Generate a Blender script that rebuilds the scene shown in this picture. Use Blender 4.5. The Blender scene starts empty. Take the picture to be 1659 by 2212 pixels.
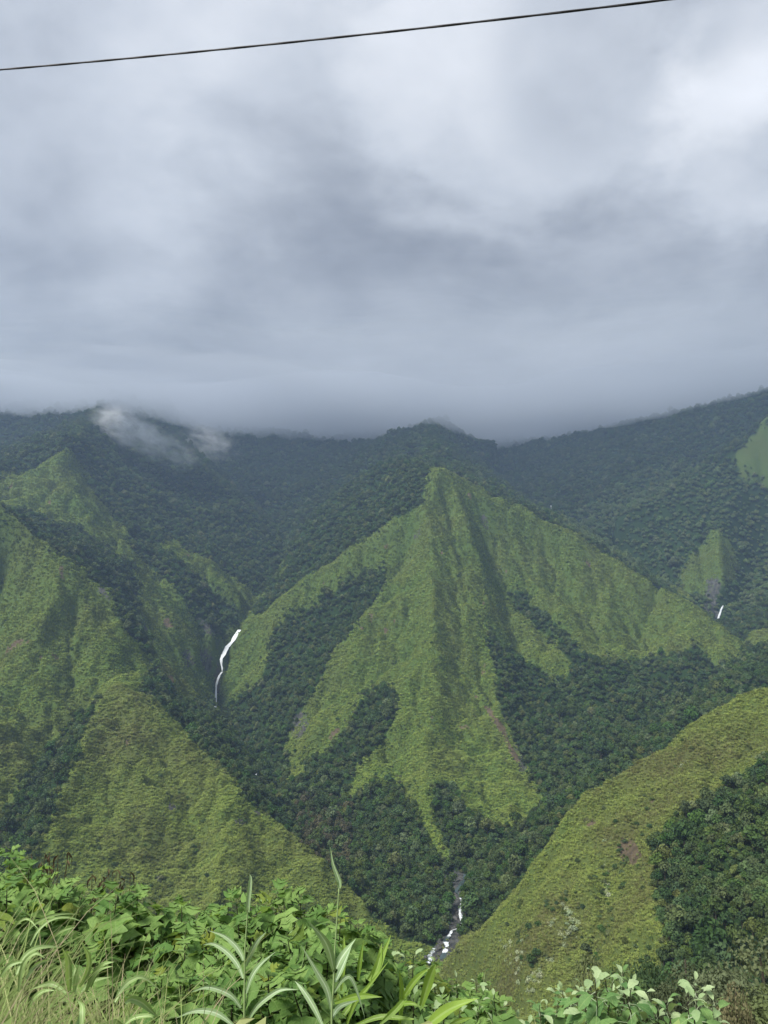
import bpy, bmesh, math, random
import numpy as np
from mathutils import Vector, Matrix, Euler

random.seed(7)
RNG = np.random.default_rng(7)
SC = bpy.context.scene
COL = SC.collection

# ------------------------------------------------------------------ camera
W_PX, H_PX, F_PX = 1659.0, 2212.0, 1534.0      # measuring frame of the photograph, 24 mm equivalent lens
PITCH = math.radians(6.5)
cam_data = bpy.data.cameras.new('camera')
cam = bpy.data.objects.new('camera', cam_data)
COL.objects.link(cam)
cam_data.sensor_fit = 'VERTICAL'
cam_data.sensor_height = 24.0
cam_data.lens = 24.0 * F_PX / H_PX
cam_data.clip_start = 0.05
cam_data.clip_end = 20000.0
cam.location = (0, 0, 0)
cam.rotation_euler = (math.radians(90) + PITCH, 0, 0)
SC.camera = cam

# ------------------------------------------------------------------ world: overcast sky
world = bpy.data.worlds.new('World')
SC.world = world
world.use_nodes = True
SUN_EL, SUN_AZ = math.radians(54), math.radians(-128)    # azimuth from +Y towards +X


def build_world():
    nt = world.node_tree
    nt.nodes.clear()
    N, L = nt.nodes.new, nt.links.new

    def math_(op, a, b=None, c=None, clamp=False):
        n = N('ShaderNodeMath'); n.operation = op; n.use_clamp = clamp
        for i, v in enumerate((a, b, c)):
            if v is None:
                continue
            if isinstance(v, (int, float)):
                n.inputs[i].default_value = v
            else:
                L(v, n.inputs[i])
        return n.outputs[0]

    out = N('ShaderNodeOutputWorld')
    bg = N('ShaderNodeBackground')
    bg.inputs['Strength'].default_value = 0.10
    sky = N('ShaderNodeTexSky')
    sky.sky_type = 'NISHITA'
    sky.sun_disc = False
    sky.sun_elevation = SUN_EL
    sky.sun_rotation = SUN_AZ
    sky.air_density = 1.2
    sky.dust_density = 2.5
    tc = N('ShaderNodeTexCoord')
    sep = N('ShaderNodeSeparateXYZ')
    L(tc.outputs['Generated'], sep.inputs[0])
    zc = math_('MAXIMUM', sep.outputs[2], 0.0)
    den = math_("ADD", zc, 0.42)
    comb = N('ShaderNodeCombineXYZ')
    L(math_('DIVIDE', sep.outputs[0], den), comb.inputs[0])
    L(math_('DIVIDE', sep.outputs[1], den), comb.inputs[1])

    def noise(scale, detail, rough, dist, loc, stretch=(1, 1, 1)):
        mp = N('ShaderNodeMapping')
        mp.inputs['Location'].default_value = loc
        mp.inputs['Scale'].default_value = stretch
        L(comb.outputs[0], mp.inputs['Vector'])
        n = N('ShaderNodeTexNoise')
        n.inputs['Scale'].default_value = scale
        n.inputs['Detail'].default_value = detail
        n.inputs['Roughness'].default_value = rough
        n.inputs['Distortion'].default_value = dist
        L(mp.outputs[0], n.inputs['Vector'])
        return n.outputs['Fac']

    big = noise(1.0, 3.0, 0.45, 0.2, (3.1, 1.7, 0.0), (1.0, 1.15, 1))
    mid = noise(2.6, 7.0, 0.56, 0.25, (0.4, 8.3, 0.0), (1.0, 1.15, 1))
    fine = noise(8.0, 7.0, 0.58, 0.2, (5.4, 2.3, 0.0), (1.0, 1.15, 1))
    v = math_('ADD', math_('MULTIPLY', math_('SUBTRACT', big, 0.5), 0.50),
              math_('MULTIPLY', math_('SUBTRACT', mid, 0.5), 0.62))
    v = math_('ADD', v, math_('MULTIPLY', math_("SUBTRACT", fine, 0.5), 0.20))
    rag = math_('ADD', math_('MULTIPLY', math_('SUBTRACT', mid, 0.5), 1.9), math_('MULTIPLY', math_('SUBTRACT', fine, 0.5), 0.9))
    # where the deck is thin or thick: openings and dark bellies at their places in the sky, with ragged edges
    for (u, vv, rad, amp) in SKY_SPOTS:
        a = (u - W_PX / 2) / F_PX
        b = (H_PX / 2 - vv) / F_PX
        d = Vector((a, math.cos(PITCH) - b * math.sin(PITCH), math.sin(PITCH) + b * math.cos(PITCH))).normalized()
        dn = N('ShaderNodeVectorMath'); dn.operation = 'DISTANCE'
        L(tc.outputs['Generated'], dn.inputs[0]); dn.inputs[1].default_value = d
        q = math_('MULTIPLY', dn.outputs['Value'], 1.0 / rad)
        g = math_('EXPONENT', math_('MULTIPLY', math_('MULTIPLY', q, q), -0.7))
        mr = N('ShaderNodeMapRange'); mr.interpolation_type = 'SMOOTHSTEP'
        soft = 0.22 if abs(amp) > 0.125 else 0.45
        L(math_('ADD', g, math_('MULTIPLY', rag, g)), mr.inputs['Value'])
        mr.inputs['From Min'].default_value = 0.5 - soft; mr.inputs['From Max'].default_value = 0.5 + soft
        v = math_('ADD', v, math_('MULTIPLY', mr.outputs['Result'], amp))
    # overcast luminance: brighter towards the zenith
    grad = math_('ADD', 0.80, math_('MULTIPLY', zc, 0.62))
    lum = math_('MULTIPLY', math_('MAXIMUM', math_('ADD', SKY_MEAN, v), 0.12), grad)
    ramp = N('ShaderNodeValToRGB')
    L(lum, ramp.inputs[0])
    cr = ramp.color_ramp
    cr.elements[0].position = 0.0
    cr.elements[0].color = (0.0, 0.0, 0.0, 1)
    cr.elements[1].position = 1.0
    cr.elements[1].color = (0.98, 1.0, 1.04, 1)
    for pos, c in ((0.30, (0.283, 0.303, 0.337, 1)), (0.45, (0.428, 0.455, 0.494, 1)), (0.62, (0.598, 0.632, 0.677, 1)), (0.80, (0.785, 0.81, 0.845, 1))):
        e = cr.elements.new(pos); e.color = c
    gain = N('ShaderNodeMix'); gain.data_type = 'RGBA'; gain.blend_type = 'MULTIPLY'
    gain.inputs['Factor'].default_value = 1.0
    L(ramp.outputs[0], gain.inputs['A'])
    gain.inputs['B'].default_value = (2.2, 2.2, 2.2, 1)
    mix = N('ShaderNodeMix'); mix.data_type = 'RGBA'
    mix.inputs['Factor'].default_value = 0.96            # cloud cover over the blue sky
    L(sky.outputs[0], mix.inputs['A'])
    L(gain.outputs['Result'], mix.inputs['B'])
    L(mix.outputs['Result'], bg.inputs['Color'])
    L(bg.outputs[0], out.inputs[0])


SKY_MEAN = 0.425
SKY_SPOTS = [   # (u, v, angular radius, change)
    (1590, 150, 0.070, 0.15), (1620, 330, 0.10, 0.13), (1500, 470, 0.12, 0.10), (1080, 200, 0.19, 0.14), (1330, 90, 0.12, -0.13),
    (150, 60, 0.26, 0.10), (700, 80, 0.20, 0.10), (450, 470, 0.24, -0.07), (900, 430, 0.19, -0.05), (1000, 640, 0.15, 0.06),
]
build_world()
try:
    world.cycles.sampling_method = 'MANUAL'
    world.cycles.sample_map_resolution = 512
except Exception:
    pass

# ------------------------------------------------------------------ sun behind the overcast
sun_data = bpy.data.lights.new('sun', 'SUN')
sun_data.energy = 1.5
sun_data.angle = math.radians(22)
sun_data.color = (1.0, 0.965, 0.90)
sun = bpy.data.objects.new('sun', sun_data)
COL.objects.link(sun)
sdir = Vector((math.cos(SUN_EL) * math.sin(SUN_AZ), math.cos(SUN_EL) * math.cos(SUN_AZ), math.sin(SUN_EL)))
sun.rotation_euler = sdir.to_track_quat('Z', 'Y').to_euler()
sun.location = sdir * 3000

SC.view_settings.view_transform = 'Standard'
SC.view_settings.look = 'None'
SC.view_settings.gamma = 1.0
SC.view_settings.use_curve_mapping = False
SC.view_settings.exposure = 2.22
SC.render.engine = 'CYCLES'
SC.cycles.max_bounces = 6
SC.cycles.diffuse_bounces = 2
SC.cycles.glossy_bounces = 1
SC.cycles.transmission_bounces = 2
SC.cycles.volume_bounces = 3
SC.cycles.transparent_max_bounces = 4
SC.cycles.use_denoising = True


# ------------------------------------------------------------------ helpers
def at(u, v, D):
    """the world point seen at (u, v) of the measuring frame that lies D metres ahead"""
    a = (u - W_PX / 2) / F_PX
    b = (H_PX / 2 - v) / F_PX
    dy = math.cos(PITCH) - b * math.sin(PITCH)
    s = D / dy
    return (a * s, D, (math.sin(PITCH) + b * math.cos(PITCH)) * s)


def at_z(u, z, D):
    """the same column, but with a known height"""
    dy = math.cos(PITCH)
    return ((u - W_PX / 2) / F_PX * D / dy, D, z)


def project(P):
    """world points (n,3) to the measuring frame"""
    c, s = math.cos(PITCH), math.sin(PITCH)
    dep = P[:, 1] * c + P[:, 2] * s
    up = -P[:, 1] * s + P[:, 2] * c
    dep = np.maximum(dep, 1e-3)
    return W_PX / 2 + F_PX * P[:, 0] / dep, H_PX / 2 - F_PX * up / dep


def hash2(ix, iy, seed):
    h = (ix.astype(np.int64) * 374761393 + iy.astype(np.int64) * 668265263 + seed * 2147483647) & 0xFFFFFFFF
    h = ((h ^ (h >> 13)) * 1274126177) & 0xFFFFFFFF
    return (h ^ (h >> 16)) & 0xFFFFFFFF


def gnoise(x, y, seed=0):
    """2-D gradient noise, about -0.7..0.7"""
    x0 = np.floor(x); y0 = np.floor(y)
    fx, fy = x - x0, y - y0
    u = fx * fx * fx * (fx * (fx * 6 - 15) + 10)
    w = fy * fy * fy * (fy * (fy * 6 - 15) + 10)
    res = []
    for dx in (0, 1):
        for dy in (0, 1):
            a = hash2(x0 + dx, y0 + dy, seed).astype(np.float64) * (2 * np.pi / 4294967296.0)
            res.append(np.cos(a) * (fx - dx) + np.sin(a) * (fy - dy))
    n00, n01, n10, n11 = res
    return (n00 * (1 - w) + n01 * w) * (1 - u) + (n10 * (1 - w) + n11 * w) * u


def fbm(x, y, wl, octaves=4, gain=0.5, seed=0, ridged=False):
    t = np.zeros_like(x); a = 1.0; f = 1.0 / wl
    for o in range(octaves):
        n = gnoise(x * f + 17.3 * o, y * f - 9.1 * o, seed + o)
        if ridged:
            n = 0.5 - 2 * np.abs(n)
        t += a * n
        a *= gain; f *= 2.03
    return t


def in_poly(u, v, poly):
    inside = np.zeros(u.shape, bool)
    n = len(poly)
    for i in range(n):
        x1, y1 = poly[i]; x2, y2 = poly[(i + 1) % n]
        if y1 == y2:
            continue
        c = ((y1 > v) != (y2 > v)) & (u < (x2 - x1) * (v - y1) / (y2 - y1) + x1)
        inside ^= c
    return inside


def mesh_np(name, verts, faces_flat, face_sizes, smooth=True):
    """fast mesh from numpy arrays"""
    me = bpy.data.meshes.new(name)
    me.vertices.add(len(verts))
    me.vertices.foreach_set('co', np.asarray(verts, np.float32).ravel())
    faces_flat = np.asarray(faces_flat, np.int32)
    face_sizes = np.asarray(face_sizes, np.int32)
    me.loops.add(len(faces_flat))
    me.loops.foreach_set('vertex_index', faces_flat)
    me.polygons.add(len(face_sizes))
    starts = np.concatenate(([0], np.cumsum(face_sizes)[:-1])).astype(np.int32)
    me.polygons.foreach_set('loop_start', starts)
    me.polygons.foreach_set('use_smooth', np.full(len(face_sizes), smooth))
    me.update(calc_edges=True)
    return me


def link(name, me, mat=None, parent=None):
    o = bpy.data.objects.new(name, me)
    COL.objects.link(o)
    if mat is not None and me is not None and not me.materials:
        for m in (mat if isinstance(mat, (list, tuple)) else [mat]):
            me.materials.append(m)
    if parent is not None:
        o.parent = parent
    return o


def tag(o, label=None, cat=None, group=None, kind=None):
    if label: o['label'] = label
    if cat: o['category'] = cat
    if group: o['group'] = group
    if kind: o['kind'] = kind
    return o


def empty(name, loc):
    o = bpy.data.objects.new(name, None)
    o.empty_display_size = 0.2
    o.location = loc
    COL.objects.link(o)
    return o


class NT:
    """small node-tree writer"""
    def __init__(self, name):
        self.m = bpy.data.materials.new(name)
        self.m.use_nodes = True
        self.t = self.m.node_tree
        self.t.nodes.clear()
        self.out = self.t.nodes.new('ShaderNodeOutputMaterial')

    def n(self, typ, **props):
        nd = self.t.nodes.new(typ)
        for k, v in props.items():
            setattr(nd, k, v)
        return nd

    def put(self, sock, v):
        if v is None:
            return
        if hasattr(v, 'is_linked') or hasattr(v, 'links'):
            self.t.links.new(v, sock)
        elif isinstance(v, (tuple, list)) and len(v) == 3 and sock.type == 'RGBA':
            sock.default_value = (*v, 1)
        else:
            sock.default_value = v

    def math(self, op, a, b=None, c=None, clamp=False):
        nd = self.n('ShaderNodeMath', operation=op, use_clamp=clamp)
        for i, v in enumerate((a, b, c)):
            self.put(nd.inputs[i], v)
        return nd.outputs[0]

    def mix(self, f, a, b, blend='MIX'):
        nd = self.n('ShaderNodeMix', data_type='RGBA', blend_type=blend)
        self.put(nd.inputs['Factor'], f)
        self.put(nd.inputs['A'], a)
        self.put(nd.inputs['B'], b)
        return nd.outputs['Result']

    def noise(self, scale, detail=3, rough=0.5, vec=None, dist=0.0):
        nd = self.n('ShaderNodeTexNoise')
        nd.inputs['Scale'].default_value = scale
        nd.inputs['Detail'].default_value = detail
        nd.inputs['Roughness'].default_value = rough
        nd.inputs['Distortion'].default_value = dist
        if vec is not None:
            self.t.links.new(vec, nd.inputs['Vector'])
        return nd.outputs['Fac']

    def coord(self, which='Object'):
        return self.n('ShaderNodeTexCoord').outputs[which]

    def attr(self, name):
        return self.n('ShaderNodeAttribute', attribute_name=name).outputs['Fac']

    def remap(self, v, a, b, c=0.0, d=1.0):
        nd = self.n('ShaderNodeMapRange', interpolation_type='SMOOTHSTEP')
        self.put(nd.inputs['Value'], v)
        nd.inputs['From Min'].default_value = a
        nd.inputs['From Max'].default_value = b
        nd.inputs['To Min'].default_value = c
        nd.inputs['To Max'].default_value = d
        return nd.outputs['Result']

    def bump(self, h, strength, dist):
        nd = self.n('ShaderNodeBump')
        nd.inputs['Strength'].default_value = strength
        nd.inputs['Distance'].default_value = dist
        self.t.links.new(h, nd.inputs['Height'])
        return nd.outputs['Normal']

    def principled(self, color, rough=0.7, normal=None, spec=0.3, **kw):
        nd = self.n('ShaderNodeBsdfPrincipled')
        self.put(nd.inputs['Base Color'], color)
        self.put(nd.inputs['Roughness'], rough)
        self.put(nd.inputs['Specular IOR Level'], spec)
        for k, v in kw.items():
            self.put(nd.inputs[k], v)
        if normal is not None:
            self.t.links.new(normal, nd.inputs['Normal'])
        return nd.outputs[0]

    def leaf(self, color, rough=0.5, spec=0.3, trans=0.35, normal=None, tcolor=None):
        """a thin leaf: reflected and transmitted light"""
        pr = self.principled(color, rough, normal, spec)
        tr = self.n('ShaderNodeBsdfTranslucent')
        self.put(tr.inputs['Color'], tcolor if tcolor is not None else color)
        ms = self.n('ShaderNodeMixShader')
        self.put(ms.inputs[0], trans)
        self.t.links.new(pr, ms.inputs[1])
        self.t.links.new(tr.outputs[0], ms.inputs[2])
        return ms.outputs[0]

    def finish(self, surf=None, vol=None):
        if surf is not None:
            self.t.links.new(surf, self.out.inputs['Surface'])
        if vol is not None:
            self.t.links.new(vol, self.out.inputs['Volume'])
        return self.m
# ------------------------------------------------------------------ the land: crests and valley lines, then slopes between them
# each line is a run of (u, v, D): a point of the photograph and its distance ahead; a point given as ('z', u, z, D) has a known height
LINES = {
 'centre crest': [(947,1008,1150),(919,1093,1090),(936,1183,1020),(931,1238,985),(940,1400,860),(950,1500,790),(915,1620,700),(925,1750,610),(965,1850,555),(995,1882,538)],
 'centre left crest': [(919,1093,1090),(829,1143,1085),(740,1205,1075),(660,1255,1065),(590,1310,1050),(540,1350,1045),(522,1372,1043)],
 'second crest': [(931,1238,985),(889,1283,975),(795,1317,955),(710,1432,890),(665,1532,830),(620,1617,775),(600,1667,745)],
 'third crest': [(938,1330,915),(905,1440,835),(830,1590,735),(780,1670,690),(740,1732,655)],
 'gully one': [(810,1235,1048),(700,1360,985),(600,1480,920),(530,1590,850)],
 'gully two': [(888,1318,948),(865,1380,914),(840,1450,864),(790,1540,790),(710,1650,722),(650,1740,657)],
 'upper hollow': [(890,1180,1068),(868,1225,1052),(850,1262,1022)],
 'front gully': [(976,1105,1106),(985,1183,1046),(1008,1290,975),(992,1400,893),(1022,1500,834),(1008,1600,748),(1045,1700,669),(1075,1785,602)],
 'face gully': [(350,1620,574),(385,1700,540),(405,1760,515),(415,1810,497),(430,1880,468),(440,1960,428)],
 'face rib': [(545,1702,538),(520,1740,515),(490,1800,487),(470,1900,443),(455,1960,412)],
 'face rib b': [(300,1560,592),(280,1650,550),(250,1750,505),(225,1850,460),(210,1950,415)],
 'left slope rib': [(98,1172,800),(125,1283,741),(65,1400,690),(25,1540,634)],
 'left slope gully': [(165,1300,760),(158,1360,736),(150,1440,700),(150,1520,668)],
 'left slope gully b': [(10,1250,782),(-10,1350,740),(-30,1500,670)],
 'face of right ridge': [(1420,1300,1092),(1390,1370,1040),(1370,1420,985)],
 'face of right ridge b': [(1330,1230,1118),(1290,1300,1072),(1270,1350,1030)],
 'gully three': [(855,1670,692),(840,1780,607),(880,1850,562),(940,1960,490)],
 'right skyline': [(947,1008,1150),(975,1032,1148),(1010,1060,1150),(1090,1095,1160),(1160,1120,1160),(1250,1155,1150),(1300,1200,1130),(1370,1240,1105),(1450,1280,1080),(1540,1340,1040),(1590,1380,1010),(1612,1412,985)],
 'right rib': [(975,1035,1146),(1010,1130,1080),(1040,1250,1010),(1055,1350,940),(1075,1480,855),(1110,1600,755),(1150,1690,680),(1170,1735,640)],
 'gully four': [(1050,1180,1112),(1090,1300,1042),(1120,1400,970),(1150,1520,880),(1180,1640,740),(1230,1715,655)],
 'right rib two': [(1090,1095,1160),(1110,1200,1110),(1149,1250,1080),(1209,1320,1020),(1260,1400,950),(1330,1520,850),(1355,1580,795)],
 'gully five': [(1180,1200,1132),(1230,1300,1070),(1300,1390,990),(1380,1470,900),(1440,1540,830)],
 'right valley': [(1548,1347,1190),(1600,1390,1080),(1640,1430,980),(1600,1450,930),(1450,1570,800),(1300,1670,690),(1180,1745,630),(1080,1830,570),(1005,1890,530),(985,1950,490),(990,2000,465),(960,2040,448),(930,2060,440)],
 'river below': [(930,2060,440),('z',900,-232,400),('z',700,-240,360),('z',400,-246,325),('z',0,-250,300),('z',-500,-255,290)],
 'left stream': [(930,2060,440),(850,1980,475),(740,1880,530),(640,1770,620),(558,1655,760),(500,1590,860),(466,1528,985)],
 'falls': [(466,1528,985),(468,1490,1000),(478,1440,1012),(486,1415,1020),(500,1385,1040),(517,1358,1060),(530,1330,1100),(570,1275,1220),(600,1245,1300),(640,1150,1450),(670,1090,1600),(700,1040,1750),(740,990,1950),(770,955,2200)],
 'near left spur': [(100,1173,800),(200,1237,795),(200,1350,742),(240,1468,690),(255,1483,630),(300,1500,620),(400,1590,590),(530,1690,545),(570,1760,520),(680,1850,490),(740,1900,475),(790,1950,460)],
 'near left rib': [(255,1483,630),(210,1520,612),(180,1600,562),(140,1690,512),(90,1800,460),(60,1860,430)],
 'near left gully': [(185,1555,662),(110,1660,592),(60,1750,532),(20,1850,470),('z',-60,-215,400)],
 'left slope': [('z',-700,190,780),('z',-300,146,800),(0,1100,800),(50,1128,800),(100,1173,800),(150,1195,800),(200,1237,795),(230,1273,785),(260,1320,775),(275,1368,760),(300,1420,745),(322,1455,730)],
 'left slope foot': [('z',-700,150,700),('z',-250,-80,600),('z',-200,-152,450)],
 'left ravine': [('z',-500,150,1000),(0,1085,1010),(50,1092,1000),(200,1180,960),(280,1290,900),(320,1400,870),(400,1530,850),(500,1592,858)],
 'second left crest': [(222,882,1700),(190,925,1350),(145,965,1150),(112,990,1140),(60,1033,1120),(0,1028,1080),('z',-400,190,1050)],
 'second left nose': [(145,965,1150),(120,1005,1110),(150,1050,1080),(200,1100,1060),(215,1140,1040),(300,1223,1010),(350,1293,985),(400,1353,960),(430,1400,948)],
 'second left nose b': [('z',-200,180,1070),(0,1031,1078),(100,1037,1088),(150,1050,1080)],
 'third left crest': [(145,965,1150),(180,1010,1190),(260,1100,1210),(345,1163,1170),(420,1205,1140),(500,1268,1110),(520,1303,1092)],
 'left ravine two': [(320,1190,1092),(420,1290,1030),(460,1370,1003),(480,1420,1015)],
 'left back crest': [('z',350,560,2000),(330,915,1750),(355,945,1680),(400,955,1620),(415,980,1580),(450,1015,1530),(480,1050,1480),(540,1120,1420),(590,1190,1360),(603,1235,1310)],
 'left back ravine': [('z',270,380,1700),(300,1000,1500),(400,1100,1380),(500,1190,1280),(568,1268,1225)],
 'left high': [('z',260,560,2000),(222,882,1700)],
 'left far wall': [('z',-700,520,1900),(0,895,1900),('z',60,520,1900)],
 'left far hollow': [('z',-500,200,1400),('z',-60,215,1400),('z',40,260,1500)],
 'back wall': [(440,945,2150),(460,940,2150),(590,933,2150),(650,950,2150),(690,955,2200),(780,943,2280)],
 'back hollow': [('z',440,400,1950),(520,1060,1780),(590,1130,1600),(620,1185,1440)],
 'shoulder': [(945,1010,1165),(930,1011,1200),(870,1003,1300),(820,1005,1350),(760,1050,1350),(700,1100,1330),(650,1150,1300),(620,1200,1270),(600,1240,1235)],
 'shoulder hollow': [('z',900,250,1500),(830,1010,1520),(760,1065,1500),(700,1110,1470)],
 'middle hill': [('z',940,215,1260),('z',930,330,1560),(945,908,1950),(900,930,1900),(862,934,1850),(829,950,1800),(790,985,1750),(760,1020,1650),(720,1075,1560)],
 'middle hill right': [(945,908,1950),(969,918,1960),(1004,943,1980),(1029,958,2000),('z',1079,440,2100)],
 'middle hill top': [(945,908,1950),('z',940,520,2300)],
 'right back valley': [('z',1065,420,2250),(1110,1070,1900),(1180,1115,1620),('z',1300,88,1450),('z',1420,18,1320),(1500,1292,1260),(1556,1312,1228),(1552,1330,1205),(1548,1347,1190)],
 'right back wall': [(1080,962,2350),(1200,958,2350),(1350,918,2100),(1500,888,1950),(1659,846,1780),('z',2000,520,1650),('z',2400,540,1600)],
 'right middle crest': [('z',1900,430,1480),(1659,898,1500),(1609,958,1480),(1569,978,1470),(1494,1033,1450),(1429,1073,1440),(1350,1110,1430),(1289,1140,1420)],
 'right middle hollow': [('z',1800,380,1640),(1600,985,1620),(1450,1050,1600),(1300,1110,1560)],
 'right grass rib': [(1548,1140,1330),(1560,1230,1262),(1548,1292,1238)],
 'right grass rib up': [(1600,1040,1420),(1548,1140,1330)],
 'right grass gully': [('z',1800,150,1380),(1640,1200,1350),(1600,1300,1262),(1556,1325,1208)],
 'far right crest': [('z',2400,160,1250),('z',1900,90,1200),(1720,1260,1150),(1665,1350,1100)],
 'far right valley': [('z',2400,20,950),('z',1900,-20,960),(1720,1400,975),(1640,1430,980)],
 'bank crest': [('z',2300,30,900),('z',1900,-25,880),(1659,1405,860),(1560,1465,800),(1480,1535,720),(1400,1592,650),(1330,1652,600),(1260,1702,570),(1200,1790,520)],
 'bank hollow': [('z',2000,-95,640),('z',1659,-112,600),('z',1450,-150,545),('z',1300,-172,490),('z',1180,-194,455),('z',1050,-216,440)],
 'near right spur': [('z',2300,0,470),(1900,1400,455),(1659,1490,440),(1600,1505,440),(1540,1530,440),(1480,1580,438),(1420,1630,432),(1345,1675,425),(1260,1720,415),(1210,1790,400),(1150,1880,386),(1100,1970,382),(1040,2020,388),(975,2065,402)],
 'near right rib': [(1540,1530,440),(1480,1700,370),(1420,1850,325),(1360,2000,290),(1330,2120,272)],
 'near right rib b': [(1345,1675,425),(1240,1850,372),(1180,2000,335),(1130,2110,315)],
 'near right gully': [(1400,1700,402),(1345,1850,360),(1300,1980,330),(1270,2100,306)],
 'near right gully b': [(1255,1760,405),(1190,1900,372),(1130,2030,345)],
 'near right ravine': [(1600,1640,385),(1560,1800,320),(1500,1950,282),(1450,2080,262)],
 'near right rise': [('z',2300,-20,330),(1900,1700,300),(1720,1750,300)],
 'near gully': [('z',2200,-110,215),(1700,2120,228),(1400,2200,250),(1100,2200,312),('z',980,-215,365),('z',900,-232,400)],
 'own slope a': [('z',u,-38,60) for u in range(-700,2400,300)],
 'own slope b': [('z',u,-82,125) for u in range(-700,2400,300)],
 'own slope c': [('z',u,-138,200) for u in range(-700,1100,300)],
 'own slope d': [('z',1300,-108,160),('z',2300,-104,160)],
 'high back': [('z',u,600+40*math.sin(u*.01),2700) for u in range(-700,2401,60)],
}


def ground_near(x, y):
    """the verge the photographer stands on: a shoulder, then a steep bank"""
    x = np.asarray(x, float); y = np.asarray(y, float)
    yy = y - 0.04 * x
    t = np.clip((yy - 0.9) / 1.6, 0, None)
    soft = np.where(t < 1, 0.5 * t * t, t - 0.5) * 1.6
    return -1.65 - 0.635 * soft - 0.045 * np.clip(x, -30, 30) * np.clip(yy / 6, 0, 1)


R0, R1 = 40.0, 3600.0
TH = 0.78
NT_, NR_ = 492, 1190
th = np.linspace(-TH, TH, NT_)
lr = np.linspace(math.log(R0), math.log(R1), NR_)
dth, dlr = th[1] - th[0], lr[1] - lr[0]
TT, LR = np.meshgrid(th, lr, indexing='ij')
RR = np.exp(LR)
GX, GY = RR * np.sin(TT), RR * np.cos(TT)


def solve_land():
    num = np.zeros((NT_, NR_)); cnt = np.zeros((NT_, NR_))
    for pts in LINES.values():
        P = [np.array(at_z(*p[1:]) if p[0] == 'z' else at(*p)) for p in pts]
        for a, b in zip(P[:-1], P[1:]):
            n = int(np.hypot(*(b - a)[:2]) / 1.0) + 2
            s = np.linspace(0, 1, n)[:, None]
            q = a + (b - a) * s
            ln = np.hypot(*(b - a)[:2]); k = int(abs(a[0] * 13.7 + b[1] * 7.1)) % 997
            side = np.array([-(b - a)[1], (b - a)[0]]) / max(ln, 1e-6)
            wg = fbm(s[:, 0] * ln, np.full(n, 1.7 * k), 55.0, 3, .5, 17) * np.minimum(1, 4 * s[:, 0] * (1 - s[:, 0])) * min(9.0, .14 * ln)
            q[:, :2] += side[None, :] * wg[:, None]
            r = np.hypot(q[:, 0], q[:, 1]); t = np.arctan2(q[:, 0], q[:, 1])
            i = np.rint((t + TH) / dth).astype(int); j = np.rint((np.log(r) - lr[0]) / dlr).astype(int)
            ok = (i >= 0) & (i < NT_) & (j >= 0) & (j < NR_)
            np.add.at(num, (i[ok], j[ok]), q[ok, 2]); np.add.at(cnt, (i[ok], j[ok]), 1)
    fix = cnt > 0
    val = np.where(fix, num / np.maximum(cnt, 1), 0)
    fix[:, 0] = True; val[:, 0] = ground_near(GX[:, 0], GY[:, 0])
    fix[:, -1] = True; val[:, -1] = 640
    return relax(fix, val), fix, val


def relax(fix, val):
    """even slopes between the fixed lines, coarse to fine"""
    z = None
    for f, iters in ((8, 900), (4, 350), (2, 160), (1, 70)):
        n0, n1 = (NT_ + f - 1) // f, (NR_ + f - 1) // f
        cn = np.zeros((n0, n1)); cc = np.zeros((n0, n1))
        ii, jj = np.nonzero(fix)
        np.add.at(cn, (ii // f, jj // f), val[ii, jj]); np.add.at(cc, (ii // f, jj // f), 1)
        fx = cc > 0; vv = cn / np.maximum(cc, 1)
        if z is None:
            z = np.full((n0, n1), vv[fx].mean())
        else:
            z = np.repeat(np.repeat(z, 2, 0), 2, 1)[:n0, :n1]
            if z.shape != (n0, n1):
                z = np.pad(z, ((0, n0 - z.shape[0]), (0, n1 - z.shape[1])), mode='edge')
        z[fx] = vv[fx]
        free = ~fx
        par = (np.add.outer(np.arange(n0), np.arange(n1)) % 2).astype(bool)
        m = [free & par, free & ~par]
        kx, ky = 1 / dth ** 2, 1 / dlr ** 2
        for it in range(iters):
            for mm in m:
                p = np.pad(z, 1, mode='edge')
                av = (kx * (p[:-2, 1:-1] + p[2:, 1:-1]) + ky * (p[1:-1, :-2] + p[1:-1, 2:])) / (2 * (kx + ky))
                z[mm] += 1.6 * (av - z)[mm]
    return z


def blur(a, n=1):
    for _ in range(n):
        p = np.pad(a, 1, mode='edge')
        a = (p[:-2, 1:-1] + p[2:, 1:-1] + p[1:-1, :-2] + p[1:-1, 2:] + 4 * p[1:-1, 1:-1]) / 8
    return a


def drainage(z):
    """D8 flow accumulation (m2) and receivers on the fan grid"""
    best = np.zeros_like(z); rec = np.arange(z.size).reshape(z.shape)
    idx = rec.copy()
    for di in (-1, 0, 1):
        for dj in (-1, 0, 1):
            if di == 0 and dj == 0:
                continue
            i0, i1 = max(0, -di), NT_ - max(0, di)
            j0, j1 = max(0, -dj), NR_ - max(0, dj)
            s = (slice(i0, i1), slice(j0, j1)); d = (slice(i0 + di, i1 + di), slice(j0 + dj, j1 + dj))
            dist = RR[s] * math.hypot(di * dth, dj * dlr)
            sl = (z[s] - z[d]) / dist
            b = best[s]; r_ = rec[s]
            w = sl > b
            b[w] = sl[w]; r_[w] = idx[d][w]
    area = (RR ** 2 * dth * dlr).ravel().tolist()
    order = np.argsort(-z.ravel()).tolist()
    rl = rec.ravel().tolist()
    for k in order:
        r_ = rl[k]
        if r_ != k:
            area[r_] += area[k]
    return np.array(area).reshape(z.shape)


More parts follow.
